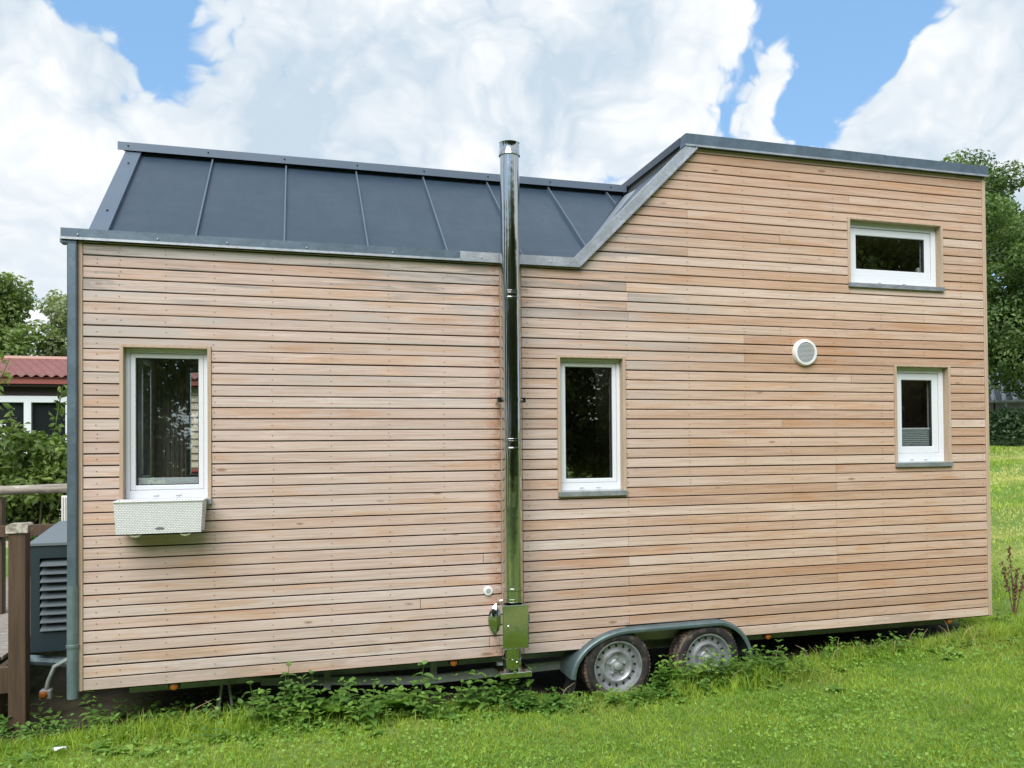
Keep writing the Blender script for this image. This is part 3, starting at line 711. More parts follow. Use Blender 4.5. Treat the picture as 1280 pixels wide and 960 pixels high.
for a, b_, c, d in ((0, ow[0], 0, 2.70), (ow[0], ow[1], 0, ow[2]), (ow[0], ow[1], ow[3], 2.70), (ow[1], LEN, 0, 2.70), (3.9, LEN, 2.70, 3.6)):
    bw.box(a, b_, DEP-.06, DEP-.0, c, d)
bw.build('rear_wall', M_ROOMW, house)
B().box(.051, LEN-.041, .151, DEP-.061, -.01, .06).build('floor', M_ROOMW, house)
B().box(1.75, 1.80, .151, DEP-.061, .061, 2.74).build('light_block_partition', M_ROOMW, house)  # added unseen wall, keeps rear window light out of the other rooms
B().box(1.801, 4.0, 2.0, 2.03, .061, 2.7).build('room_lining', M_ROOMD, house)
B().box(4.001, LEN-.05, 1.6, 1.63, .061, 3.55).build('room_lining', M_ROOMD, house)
# window across the room: frame, an inward-opened sash and a curtain
rw = part('rear_window'); b = B()
b.cbox(ow[0], ow[0]+.06, DEP-.07, DEP, ow[2], ow[3], .004); b.cbox(ow[1]-.06, ow[1], DEP-.07, DEP, ow[2], ow[3], .004)
b.cbox(ow[0]+.06, ow[1]-.06, DEP-.069, DEP, ow[3]-.06, ow[3], .004); b.cbox(ow[0]+.06, ow[1]-.06, DEP-.069, DEP, ow[2], ow[2]+.06, .004)
b.build('frame', M_UPVC, rw)
b = B()
for (ya, yb_, za, zb_) in ((.30, .345, 1.22, 2.06), (.62, .665, 1.22, 2.06), (.345, .62, 2.01, 2.06), (.345, .62, 1.22, 1.27)): b.cbox(.235, .275, ya, yb_, za, zb_, .004)
b.build('open_sash', M_UPVC, rw)
b = B(); pts = [(.335 + i*.0068, .47 + .014*math.sin(i*1.5)) for i in range(28)]
for (xa, ya), (xb, yb_) in zip(pts, pts[1:]): b.raw([(xa, ya, .75), (xb, yb_, .75), (xb, yb_, 2.35), (xa, ya, 2.35)], [(0, 1, 2, 3)])
b.build('curtain', M_CURT, rw, True)
B().cbox(.06, 1.0, 1.75, 2.30, .06, 1.05, .01).build('cupboard', M_ROOMW, house)

# --- stainless flue on the wall
FX, FY, FR = 2.621, -.16, .065
fl2 = part('flue')
def ringp(z0, z1, r): return B().lathe([(FR-.001, z0), (r, z0+.003), (r, z1-.003), (FR-.001, z1)], (FX, FY, 0), 'z', 40)
B().lathe([(FR, .40), (FR, 3.44), (FR-.004, 3.44)], (FX, FY, 0), 'z', 48).build('pipe', M_STEEL, fl2, True)
cp = B(); nc = 48
prof = [(FR+.004, 3.405), (FR+.008, 3.41), (FR+.006, 3.422), (FR+.004, 3.43), (FR+.003, 3.485), (FR+.006, 3.495), (FR-.004, 3.50), (FR-.008, 3.47), (FR-.01, 3.30)]
cp.lathe(prof, (FX, FY, 0), 'z', nc)
cp.build('cap', M_STEEL, fl2, True)
for z in (2.437, 2.482, 1.425, 1.488, .487, .412): ringp(z-.009, z+.009, FR+.005).build('collar', M_STEEL, fl2, True)
for za, zb_ in ((2.447, 2.472), (1.435, 1.478), (.421, .478)): ringp(za, zb_, FR+.002).build('sleeve', M_STEEL, fl2, True)
br = B(); br.lathe([(FR+.001, 1.742), (FR+.004, 1.742), (FR+.004, 1.77), (FR+.001, 1.77)], (FX, FY, 0), 'z', 40)
for s in (-1, 1):
    br.box(FX+s*(FR+.003)-.003, FX+s*(FR+.003)+.003, FY-.01, .004, 1.742, 1.77)
    br.cbox(FX+s*(FR+.02)-.014, FX+s*(FR+.02)+.014, FY-.012, FY-.004, 1.738, 1.774, .002)
    br.tube([(FX+s*(FR+.02), FY-.03, 1.756), (FX+s*(FR+.02), FY+.02, 1.756)], .0075, 8)
br.build('wall_bracket', M_STEEL, fl2, True)
bx = B(); bx.cbox(2.527, 2.705, -.252, -.065, .104, .388, .006); bx.build('cleaning_box', M_STEEL, fl2)
B().lathe([(.0, -.0165), (.006, -.0165), (.0095, -.010), (.0095, .002)], (2.565, -.252, .255), n=12).build('door_knob', mat('bright_knob', lambda g: P(g, (.8, .8, .8), .15, 1.)), fl2, True)
B().cbox(2.5265, 2.7055, -.2525, -.0645, .376, .392, .002).build('box_lid', M_STEEL, fl2)
B().lathe([(.062, -.052), (.062, .104)], (2.612, FY, 0), 'z', 40).build('lower_pipe', M_STEEL, fl2, True)
B().lathe([(.062, .012), (.066, .014), (.066, .026), (.062, .028)], (2.612, FY, 0), 'z', 40).build('collar', M_STEEL, fl2, True)
B().tube([(2.645, FY-.062, .0), (2.645, FY-.078, .0)], .010, 10).build('bolt', M_STEEL, fl2, True)
B().cbox(2.512, 2.722, -.256, -.042, -.088, -.052, .003).build('base_plate', M_STEEL, fl2)
B().cbox(2.56, 2.67, -.045, .10, -.085, -.055, .002).build('base_bracket', M_CHAS, fl2)
B().lathe([(.0, -.062), (.09, -.056), (.146, -.018), (.146, .004)], (2.628, 0, .255), n=48).build('wall_rosette', M_STEEL, fl2, True)
B().lathe([(.06, -.07), (.06, -.02)], (2.625, 0, .255), n=32).build('wall_sleeve', M_STEEL, fl2, True)

# --- rain pipe at the left corner
dp = part('downpipe')
DX, DY = -.052, -.012
B().cbox(DX-.027, DX+.027, DY-.022, DY+.03, .60, 2.689, .007).build('upper_pipe', M_ZINCD, dp)
B().tube([(DX, DY, .635), (DX, DY, -.035)], .0315, 20).build('lower_pipe', M_PIPEG, dp, True)
for z in (.275,): B().lathe([(.0315, -.012), (.036, -.008), (.036, .008), (.0315, .012)], (DX, DY, z), 'z', 20).build('pipe_clip', M_PIPEG if z < 1 else M_ZINCD, dp, True)
B().box(-.118, -.03, -.026, .055, 2.690, 2.7105).build('gutter_end', M_ZINCD, dp)

# --- small fittings
B().lathe([(0, -.035), (.022, -.03), (.03, -.012), (.03, .01)], (LEN+.055, .06, 3.46), n=16).build('corner_lamp', M_BLACK, house, True)
B().cbox(LEN+.034, LEN+.075, .03, .07, .385, .415, .004).build('corner_bolt', M_BLACK, house)

# --- trailer: chassis, axles, mudguard, lamps, drawbar
ch = part('chassis'); b = B()
b.box(.2, LEN-.1, .30, .36, -.115, -.012); b.box(.2, LEN-.1, 2.0, 2.06, -.115, -.012)
for x in (.3, 1.4, 2.1, 3.1, 4.6, 5.6, 6.5): b.box(x, x+.05, .36, 2.0, -.09, -.014)
b.build('main_beam', M_CHAS, ch)
b = B(); b.prism([(1.0, -.075), (2.1, -.158), (3.17, -.128), (3.17, -.19), (2.1, -.215), (1.0, -.125)], .24, .27); b.build('truss_rail', M_CHAS, ch)
for x in (1.40, 2.12): B().box(x, x+.045, .232, .239, -.19, -.012).build('strut', M_CHAS, ch)
for x in (3.420, 4.130): B().tube([(x, .12, -.12), (x, 2.3, -.12)], .035, 12).build('axle', M_CHAS, ch, True)
b = B()
b.tube([(.05, .62, -.02), (-.35, .85, .0), (-1.15, 1.2, .02)], .035, 8); b.tube([(.05, 1.82, -.02), (-.35, 1.59, .0), (-1.15, 1.2, .02)], .035, 8)
b.build('drawbar', M_FEND, ch)
B().box(.3, LEN-.3, .36, 2.0, -.03, -.008).build('underside', M_MEMB, ch)
# stabiliser leg
b = B(); b.tube([(.765, .30, -.02), (.727, .30, -.325)], .009, 6); b.tube([(.785, .30, -.02), (.825, .30, -.325)], .009, 6); b.box(.76, .79, .285, .315, -.10, -.015)
b.build('stabiliser_leg', M_CHAS, ch)
for x in (.497, 2.252, 4.68, 6.371):
    l = part('marker_lamp')
    B().cbox(x-.035, x+.035, .045, .07, -.045, -.012, .004).build('lamp_base', M_BLACK, l)
    B().lathe([(0, -.018), (.014, -.016), (.024, -.008), (.025, 0)], (x, .045, -.028), n=18).build('lens', M_AMBER, l, True)
# mudguard
def arc(cx, cz, r, a0, a1, n): return [(cx+r*math.cos(R(a0+(a1-a0)*i/n)), cz+r*math.sin(R(a0+(a1-a0)*i/n))) for i in range(n+1)]
pth = [(3.52 - .46*math.cos(R(t_)), -.19 + .324*math.sin(R(t_))) for t_ in (0, 8, 16, 24, 32, 40, 48, 56, 64, 72, 80, 86)] + [(4.20 + .30*math.sin(R(t_)), -.19 + .33*math.cos(R(t_))) for t_ in (0, 8, 16, 24, 32, 40, 48, 56, 64, 72, 80, 88)]
mg = B(); n = len(pth)
def offs(i, d):
    p0, p1 = Vector(pth[max(i-1, 0)]), Vector(pth[min(i+1, n-1)]); t = (p1-p0).normalized(); q = Vector(pth[i]) + Vector((-t.y, t.x))*d; return q
prof = [(-.062, -.034), (-.066, -.028), (-.066, -.012), (-.058, -.002), (-.045, .002), (.20, .002), (.20, -.004), (-.045, -.004), (-.054, -.008), (-.058, -.016), (-.057, -.034)]
vs = []
for i in range(n):
    for y, d in prof: q = offs(i, d); vs.append((q.x, y, q.y))
m_ = len(prof); fs = []
for i in range(n-1):
    for j in range(m_): fs.append((i*m_+j, i*m_+(j+1) % m_, (i+1)*m_+(j+1) % m_, (i+1)*m_+j))
fs += [tuple(range(m_)), tuple(range((n-1)*m_, n*m_))]
mg.raw(vs, fs).build('mudguard', M_FEND, house, True)
b = B(); b.raw([(x_+d_, y_, z_) for d_ in (0, .012) for x_, z_ in ((3.105, -.12), (3.085, -.25), (3.05, -.345)) for y_ in (-.04, .15)],
      [(0, 1, 3, 2), (2, 3, 5, 4), (6, 8, 9, 7), (8, 10, 11, 9), (0, 6, 7, 1), (4, 5, 11, 10), (0, 2, 8, 6), (2, 4, 10, 8), (1, 7, 9, 3), (3, 9, 11, 5)])
b.build('mud_flap', M_BLACK, house)
# wheels
def wheel(x):
    cz = -.135; WY = -.045; c = (x, WY, cz); w = part('wheel')
    ty = B().lathe([(0.1771, .012), (0.1847, .0), (0.2028, -.010), (0.2247, -.008), (0.2380, .006)], c, n=56)
    ty.lathe([(0.2380, .006), (0.2466, .022), (0.2485, .05), (0.2494, .09), (0.2485, .13), (0.2428, .16)], c, n=56, mi=1)
    ty.lathe([(0.2428, .16), (0.2237, .175), (0.1809, .17), (0.1761, .10), (0.1771, .012)], c, n=56)
    for i in range(56):                               # tread blocks
        q = 2*math.pi*i/56
        for yy, ph in ((.018, 0), (.062, .5), (.106, 0)):
            q2 = q + ph*2*math.pi/56; ca, sa = math.cos(q2), math.sin(q2); t = Vector((-sa, 0, ca)); rd = Vector((ca, 0, sa)); p = Vector((x, WY+yy, cz))
            vs = [p+rd*r_+t*s_+Vector((0, e_, 0)) for r_ in (.243, .254) for s_ in (-.009, .009) for e_ in (0, .036)]
            ty.raw(vs, [(0, 1, 3, 2), (4, 6, 7, 5), (0, 4, 5, 1), (2, 3, 7, 6), (0, 2, 6, 4), (1, 5, 7, 3)], 1)
    ty.build('tyre', [M_SIDEW, M_TYRE], w, True)
    rim = B().lathe([(0.1809, .030), (0.1837, .004), (0.1809, -.002), (0.1733, .0), (0.1676, .012), (0.1618, .034), (0.1504, .046), (0.1314, .044), (0.1200, .030), (0.1123, .018), (0.1028, .016), (0.0933, .024), (0.0838, .040), (0.0666, .046), (0.0533, .044), (0.0476, .034), (0.0438, .030), (0.0000, .030)], c, n=56).build('rim', M_RIM, w, True)
    for i in range(16):  # near-black plugs paint in the shade of open rim holes
        q = 2*math.pi*i/16; ca, sa = math.cos(q), math.sin(q); t = Vector((-sa, 0, ca)); rd = Vector((ca, 0, sa))
        p = Vector((x, WY+.0405, cz)) + rd*.141
        hb = B(); nn = 8
        hb.raw([p + rd*.011*math.cos(2*math.pi*j/nn) + t*.0085*math.sin(2*math.pi*j/nn) + Vector((0, .0, 0)) for j in range(nn)] + [p + rd*.011*math.cos(2*math.pi*j/nn) + t*.0085*math.sin(2*math.pi*j/nn) + Vector((0, .03, 0)) for j in range(nn)],
               [tuple(range(nn)), tuple(range(nn, 2*nn))[::-1]] + [(j, (j+1) % nn, nn+(j+1) % nn, nn+j) for j in range(nn)])
        hb.build('painted_rim_hole', M_RIMD, w)
    hub = B().lathe([(0.0000, .004), (0.0190, .005), (0.0267, .010), (0.0286, .032)], c, n=20); hub.build('hub_cap', M_CHAS, w, True)
    for i in range(5):
        q = 2*math.pi*i/5+.3; B().lathe([(0, .020), (0.0076, .021), (0.0105, .026), (0.0105, .048)], (x+.059*math.cos(q), WY, cz+.059*math.sin(q)), n=6).build('wheel_bolt', M_RIM, w)
wheel(3.420); wheel(4.130)

# ------------------------------------------------------------------ window box
pl = thing('window_box', (.445, -.11, .93), 'white woven plastic window box hanging under the left window', 'planter')
b = B(); zt, zb_ = 1.140, .945
T = [(.196, -.038), (.698, -.038), (.690, -.205), (.204, -.205)]; Bm = [(.212, -.045), (.684, -.045), (.678, -.192), (.214, -.192)]
it = [(x + (.012 if x < .45 else -.012), y + (.012 if y < -.1 else -.012)) for x, y in T]
vs = [(x, y, zt) for x, y in T] + [(x, y, zb_) for x, y in Bm] + [(x, y, zt) for x, y in it] + [(x, y, zt-.06) for x, y in it]
fs = [(7, 6, 5, 4), (12, 13, 14, 15)] + [(i, (i+1) % 4, 4+(i+1) % 4, 4+i) for i in range(4)] + [(i, 8+i, 8+(i+1) % 4, (i+1) % 4) for i in range(4)] + [(8+i, 12+i, 12+(i+1) % 4, 8+(i+1) % 4) for i in range(4)]
b.raw(vs, fs).build('body', M_WICK, pl)
b = B(); e = [(.0, 0), (1, 0)]
for (xa, ya), (xb, yb_) in zip(T, T[1:]+T[:1]): b.tube([(xa, ya, zt-.004), (xb, yb_, zt-.004)], .006, 6)
b.build('rim', M_WICK, pl, True)
bb = B(); nn = 20
bb.raw([(.452+.026*math.cos(2*math.pi*j/nn), -.1945, .974+.0085*math.sin(2*math.pi*j/nn)) for j in range(nn)] + [(.452+.026*math.cos(2*math.pi*j/nn), -.186, .974+.0085*math.sin(2*math.pi*j/nn)) for j in range(nn)],
       [tuple(range(nn)), tuple(range(nn, 2*nn))[::-1]] + [(j, (j+1) % nn, nn+(j+1) % nn, nn+j) for j in range(nn)])
bb.build('badge', M_BADGE, pl)
for x in (.315, .59): B().tube([(x-.03, -.17, .944), (x-.02, -.175, .932), (x, -.175, .928), (x+.02, -.175, .932), (x+.03, -.17, .944)], .006, 6).build('hook', M_HOOK, pl, True)
B().box(.43, .46, -.045, -.002, 1.0, 1.03).build('wall_bracket', M_ZINC, pl)

# ------------------------------------------------------------------ deck, post, railing and louvred box on the left
DZ = .10
dk = thing('deck', (-1.8, 2.4, -.28), 'weathered grey board deck with brown edge beam beside the trailer', 'deck')
b0 = B().cbox(-2.4, 0, 0, .118, -.026, 0, .003); bme = None
for i in range(33):
    y = .42 + i*.124
    if bme is None: o = b0.build('deck_board', M_GREYW, dk, loc=(-.62, y, DZ)); bme = o.data
    else: put('deck_board', bme, dk, (-.62 + rb.uniform(-.01, .01), y, DZ))
B().cbox(-3.0, -.44, .36, .405, DZ-.17, DZ-.004, .004).build('edge_beam', M_BROWN, dk)
B().cbox(-.60, -.555, .41, 4.5, DZ-.19, DZ-.03, .004).build('edge_beam', M_BROWN, dk)
for x, y in ((-.62, .46), (-.62, 2.4), (-2.6, .46), (-2.6, 4.3), (-.62, 4.3)): B().cbox(x-.05, x+.05, y, y+.1, -.32, DZ-.19, .004).build('support_post', M_BROWN, dk)
po = thing('deck_post', (-.42, .32, -.25), 'square brown timber post with pale weathered cap in front of louvred box', 'post')
B().cbox(-.466, -.370, .25, .346, -.33, .945, .005).build('shaft', M_BROWN, po)
b = B(); b.prism([(-.476, .937), (-.358, .937), (-.355, .982), (-.368, .995), (-.462, .993), (-.478, .978)], .238, .36); b.build('cap', mat('lichen_wood', lambda g: P(g, g.mix(g.rng(g.noise(OC(g), 28, 5, .7), .4, .62), (.22, .19, .15), (.52, .49, .42)), .9, bump=g.noise(OC(g), 40, 4), bs=.5, bd=.01)), po)
ra = thing('railing', (-1.3, 2.3, .1), 'log handrail on brown posts along the back of the deck', 'railing')
pts = [(-3.0 + i*.26, 2.25 + .012*math.sin(i*1.1), 1.080 + .010*math.sin(i*.8+1) + (.004*i)) for i in range(11)]
B().tube(pts, [.039 + .004*math.sin(i*2.1) for i in range(11)], 12).build('handrail', mat('grey_log', greywood), ra, True)
B().cbox(-3.0, -.40, 2.23, 2.27, .735, .83, .004).build('lower_rail', M_BROWN, ra)
for x in (-1.14, -2.6, -.50): B().cbox(x-.05, x+.05, 2.271, 2.36, .10, 1.06, .004).build('post', M_BROWN, ra)
lb = thing('louvred_box', (-.45, 1.2, .05), 'dark slate grey louvred equipment box on the drawbar between post and downpipe', 'equipment box')
bz0, bz1, bxl, bxr, by0, by1 = .085, .80, -.487, -.06, .78, 1.55
b = B(); b.box(bxl, bxl+.055, by0, by0+.03, bz0, bz1); b.box(bxr-.05, bxr, by0, by0+.03, bz0, bz1); b.box(bxl+.055, bxr-.05, by0, by0+.03, bz1-.085, bz1); b.box(bxl+.055, bxr-.05, by0, by0+.03, bz0, bz0+.13)
b.box(bxl, bxr, by0+.08, by1, bz0, bz1-.002)
b.box(bxl, bxl+.02, by0+.03, by0+.08, bz0, bz1-.002); b.box(bxl+.02, bxr, by0+.03, by0+.08, bz0, bz0+.02); b.box(bxl+.02, bxr, by0+.03, by0+.08, bz1-.02, bz1-.002)
b.build('casing', M_LOUV, lb)
b = B(); b.raw([(bxl-.012, by0-.012, bz1+.001), (bxr, by0-.012, bz1+.001), (bxr, by1, bz1+.09), (bxl-.012, by1, bz1+.09), (bxl-.012, by0-.012, bz1+.018), (bxr, by0-.012, bz1+.018), (bxr, by1, bz1+.105), (bxl-.012, by1, bz1+.105)],
      [(0, 1, 2, 3), (4, 5, 6, 7), (0, 1, 5, 4), (1, 2, 6, 5), (2, 3, 7, 6), (3, 0, 4, 7)]); b.build('lid', M_LOUVTOP, lb)
for i in range(9):
    z = bz0+.14 + i*.0545
    b = B(); b.prism([(by0-.018, z), (by0-.018, z+.004), (by0+.05, z+.044), (by0+.05, z+.039)], bxl+.06, bxr-.055, 'x'); b.build('louvre', M_LOUVTOP, lb)
lt = part('side_marker')
B().tube([(-.10, .70, .03), (-.23, .62, .055), (-.30, .60, .02), (-.335, .60, -.07), (-.345, .60, -.12)], [.017, .017, .014, .013, .013], 8).build('arm', M_CHAS, lt, True)
B().cbox(-.385, -.315, .585, .64, -.19, -.125, .006).build('lamp_base', mat('lamp_grey', lambda g: P(g, (.35, .36, .36), .5)), lt)
B().lathe([(0, -.02), (.015, -.018), (.024, -.008), (.025, .0)], (-.36, .585, -.155), n=16).build('lens', M_AMBER, lt, True)
wpn = thing('ribbed_panel', (-.57, 2.2, .80), 'small white ribbed plastic panel under the handrail by the downpipe', 'panel')
B().cbox(-.642, -.50, 2.195, 2.225, .80, 1.065, .004).build('backing', M_WHITEP, wpn)
for i in range(7): B().cbox(-.636+i*.019, -.626+i*.019, 2.183, 2.1945, .81, 1.055, .003).build('rib', M_WHITEP, wpn)

# ------------------------------------------------------------------ neighbouring bungalow
nb = thing('bungalow', (-4.5, 13, 0), 'low neighbouring bungalow with red tiled roof behind the shrubs', 'house')
NX0, NX1, NY = -10.5, .35, 11.0
B().box(NX0, NX1, NY+.25, NY+4.0, -.4, 2.62).build('wall', M_CREAM, nb)
for i in range(15):
    z = .55 + i*.135
    B().prism([(NY+.20, z), (NY+.20, z+.01), (NY+.235, z+.133), (NY+.249, z+.133), (NY+.249, z)], -2.3, NX1, 'x').build('weatherboard', M_CREAM, nb)
B().box(NX0-.3, NX1+.2, NY-.02, NY+.02, 2.60, 2.715).build('fascia', M_TILED, nb)
B().box(NX0-.3, NX1+.2, NY+.021, NY+.26, 2.56, 2.61).build('soffit', M_DARKB, nb)
B().box(NX0, -2.4, NY+.20, NY+.249, 2.40, 2.559).build('header', M_DARKB, nb)
rf = bpy.data.objects.new('roof', None); COL.objects.link(rf); rf.parent = nb; rf.matrix_parent_inverse = Matrix.Translation(-WL[nb.name]); WL['roof_nb'] = Vector((0, 0, 0)); WL[rf.name] = Vector((0, 0, 0))
rows, pit = 5, 14
tw, tl = .155, .37
tcs, tsn = math.cos(R(pit)), math.sin(R(pit))
b = B(); ns = 7
vs = []
for e_, d_ in ((0, .028), (1, .0)):
    for j in range(ns):
        a = j/(ns-1); zz = .022*math.cos(2*math.pi*(a-.3)); yy = e_*tl*1.05
        vs.append((a*tw, yy*tcs, yy*tsn + zz + d_))
for j in range(ns): a = j/(ns-1); vs.append((a*tw, 0, .022*math.cos(2*math.pi*(a-.3))-.002))
b.raw(vs, [(j, j+1, ns+j+1, ns+j) for j in range(ns-1)] + [(2*ns+j, 2*ns+j+1, j+1, j) for j in range(ns-1)])
tme = None
for r_ in range(rows):
    ncol = 24 if r_ < 6 else 0
    for c_ in range(int((NX1+.2+5.2)/tw)):
        x = NX1+.2 - (c_+1)*tw
        loc = (x, NY-.06 + r_*tl*tcs, 2.735 + r_*tl*tsn)
        if tme is None: o = b.build('roof_tile', M_TILE, rf, True, loc); tme = o.data
        else: put('roof_tile', tme, rf, loc)
yr_ = NY-.06+rows*tl*tcs; zr_ = 2.735+rows*tl*tsn
B().raw([(NX0-.3, NY-.05, 2.705), (NX1+.2, NY-.05, 2.705), (NX1+.2, yr_, zr_-.02), (NX0-.3, yr_, zr_-.02), (NX0-.3, yr_+2.1, 2.70), (NX1+.2, yr_+2.1, 2.70)], [(0, 1, 2, 3), (3, 2, 5, 4)]).build('roof_deck', M_TILED, rf)
B().tube([(NX0-.3, yr_, zr_+.02), (NX1+.2, yr_, zr_+.02)], .055, 8).build('ridge', mat('pale_ridge', lambda g: P(g, (.42, .24, .19), .6)), rf, True)
nwin = bpy.data.objects.new('window', None); COL.objects.link(nwin); nwin.parent = nb; nwin.matrix_parent_inverse = Matrix.Translation(-WL[nb.name]); WL[nwin.name] = Vector((0, 0, 0))
wx = [(-5.9, -4.6), (-4.5, -3.37), (-3.26, -2.72)]
for a, b_ in wx: B().box(a, b_, NY+.21, NY+.245, 1.0, 2.30).build('pane', mat('dark_pane', lambda g: P(g, (.015, .018, .02), .05)), nwin)
b = B()
for x in (-5.95, -4.6, -3.37, -2.72): b.cbox(x, x+.115, NY+.13, NY+.2, .95, 2.39, .005)
b.cbox(-5.95, -2.605, NY+.131, NY+.2, 2.28, 2.395, .005); b.cbox(-5.95, -2.605, NY+.131, NY+.2, .90, .98, .005)
b.build('frame', M_UPVC, nwin)
b = B()
for i in range(14): b.raw([(-5.9+i*.035, NY+.195+.01*(i % 2), 1.0), (-5.9+(i+1)*.035, NY+.195+.01*((i+1) % 2), 1.0), (-5.9+(i+1)*.035, NY+.195+.01*((i+1) % 2), 2.28), (-5.9+i*.035, NY+.195+.01*(i % 2), 2.28)], [(0, 1, 2, 3)])
b.build('curtain', mat('white_curtain', lambda g: P(g, (.62, .64, .66), .9)), nwin)
b = B()
for i in range(18): b.raw([(-4.2+i*.03, NY+.195+.01*(i % 2), 1.0), (-4.2+(i+1)*.03, NY+.195+.01*((i+1) % 2), 1.0), (-4.2+(i+1)*.03, NY+.195+.01*((i+1) % 2), 1.9), (-4.2+i*.03, NY+.195+.01*(i % 2), 1.9)], [(0, 1, 2, 3)])
b.build('curtain', mat('white_curtain', lambda g: P(g, (.62, .64, .66), .9)), nwin)
B().box(-2.60, -2.3, NY+.18, NY+.249, .0, 2.40).build('brick_pier', M_STONE, nb)
rp = thing('garden_trough', (-.5, 9.5, 0), 'red brown wooden trough by the bungalow wall seen through left window', 'trough')
b = B(); b.cbox(-1.0, .1, 9.2, 9.9, -.1, 1.05, .02); b.build('body', M_REDP, rp); B().cbox(-1.05, .15, 9.15, 9.95, 1.051, 1.10, .01).build('rim', M_REDP, rp)

# ------------------------------------------------------------------ foliage
def leaves(pos, nrm, size, aspect=.55, fold=.18):
    """diamond leaves with a folded midrib. pos (n,3), nrm (n,3)"""
    n = len(pos); nrm = nrm/np.linalg.norm(nrm, axis=1, keepdims=True)
    t = rng.normal(size=(n, 3)); t -= nrm*np.sum(t*nrm, 1, keepdims=True); t /= np.linalg.norm(t, axis=1, keepdims=True)
    b = np.cross(nrm, t); sz = (size*rng.uniform(.65, 1.3, n))[:, None]
    V = np.stack([pos - t*sz*.5, pos + b*sz*aspect*.5 + nrm*sz*fold*.6, pos + t*sz*.55 - nrm*sz*.06, pos - b*sz*aspect*.5 + nrm*sz*fold*.6], 1).reshape(-1, 3)
    k = np.arange(n)[:, None]*4
    return V, np.concatenate([k + np.array([[0, 1, 2]]), k + np.array([[0, 2, 3]])])
def lumps_points(lumps, n, shell=.45):
    L = np.array(lumps, float); w = L[:, 3]*L[:, 4]; w = w/w.sum()
    idx = rng.choice(len(L), n, p=w); d = rng.normal(size=(n, 3)); d /= np.linalg.norm(d, axis=1, keepdims=True)
    rad = (shell + (1-shell)*rng.random(n)**.6); rad *= 1 + .18*np.sin(5*d[:, 0]+idx)*np.cos(4*d[:, 2]+2*idx)
    sc = np.stack([L[idx, 3], L[idx, 3], L[idx, 4]], 1)
    p = L[idx, :3] + d*rad[:, None]*sc
    nr_ = d*.7 + rng.normal(size=(n, 3))*.55 + np.array([0, 0, .5])
    return p, nr_
def make_tree(name, loc, lumps, nleaf, lsize, m, label, cat='tree', group=None, trunk=(.18, 2.0), seed=0, limbs=True):
    t = thing(name, loc, label, cat, group); x, y, z = loc; rt = random.Random(seed)
    b = B(); top = max(l[2] for l in lumps); h = trunk[1]
    b.tube([(x, y, z-.2), (x+rt.uniform(-.05, .05), y, z+h*.5), (x+rt.uniform(-.1, .1), y, z+h), (x, y, z + (top-z)*.85)], [trunk[0]*1.2, trunk[0], trunk[0]*.8, trunk[0]*.2], 10)
    if limbs:
        for l in lumps[::3]:
            s0 = Vector((x, y, z + h*rt.uniform(.8, 1.4))); e = Vector(l[:3]); mid = s0.lerp(e, .5) + Vector((0, 0, .1*(e-s0).length))
            b.tube([s0, mid, e], [trunk[0]*.42, trunk[0]*.26, trunk[0]*.08], 6)
    b.build('trunk', M_BARK, t, True)
    p, nr_ = lumps_points(lumps, nleaf); V, F = leaves(p, nr_, lsize)
    npmesh('crown', V, [F], m, t)
    return t
def rnd_lumps(c, rx, rz_, n, r0, r1, seed, power=.5):
    rt = random.Random(seed); out = []
    for i in range(n):
        while True:
            d = Vector((rt.uniform(-1, 1), rt.uniform(-1, 1), rt.uniform(-1, 1)))
            if .25 < d.length < 1: break
        r_ = rt.uniform(r0, r1); out.append((c[0]+d.x*rx, c[1]+d.y*rx, c[2]+d.z*rz_, r_, r_*rt.uniform(.7, .95)))
    return out
def hz(x, y): return float(H(x, y))
# big tree at the right behind the corner
TX, TY = 19.0, 12.55
make_tree('broadleaf_tree', (TX+1.7, TY-1.7, hz(TX+1.7, TY-1.7)), rnd_lumps((TX+.5, TY-.3, 6.15), 3.0, 2.7, 80, .45, .95, 5) + [(TX-1.3, TY+.2, 7.6, .8, .7), (TX-.4, TY-.2, 8.0, .75, .6), (TX-2.2, TY+.5, 6.2, .9, .8), (TX-.6, TY-1.6, 3.5, 1.0, .6), (TX+.9, TY-2.3, 3.5, 1.0, .6), (TX-1.6, TY-.6, 3.5, 1.0, .55), (TX-2.4, TY+.3, 4.4, 1.0, .7), (TX-2.6, TY+.2, 5.4, .9, .8), (TX+.2, TY-1.2, 2.95, .8, .4), (TX-1.2, TY-.6, 2.9, .8, .35)],
          125000, .105, M_CROWNR, 'tall dark green broadleaf tree behind the right corner of the timber house', trunk=(.2, 2.2), seed=2, limbs=False)
# trees beyond the bungalow
make_tree('leafy_tree', (-7.6, 24, 0), rnd_lumps((-7.7, 24, 4.55), 1.6, 2.3, 38, .55, .9, 11), 26000, .15, M_CROWNL, 'bushy mid green tree beyond the bungalow roof at left picture edge', trunk=(.16, 1.5), seed=3)
make_tree('willow_tree', (-5.45, 24.5, 0), rnd_lumps((-5.2, 24.5, 4.55), 1.1, 2.3, 32, .5, .8, 13), 24000, .13, M_WILLOW, 'paler grey green tree beyond the bungalow beside the downpipe', trunk=(.14, 1.5), seed=4)
make_tree('leafy_tree', (-1.6, 26, 0), rnd_lumps((-1.6, 26, 3.6), 2.4, 1.9, 26, .6, 1.0, 17), 12000, .2, M_CROWNL, 'dark tree seen through the left window above the red roof', trunk=(.16, 1.5), seed=5)
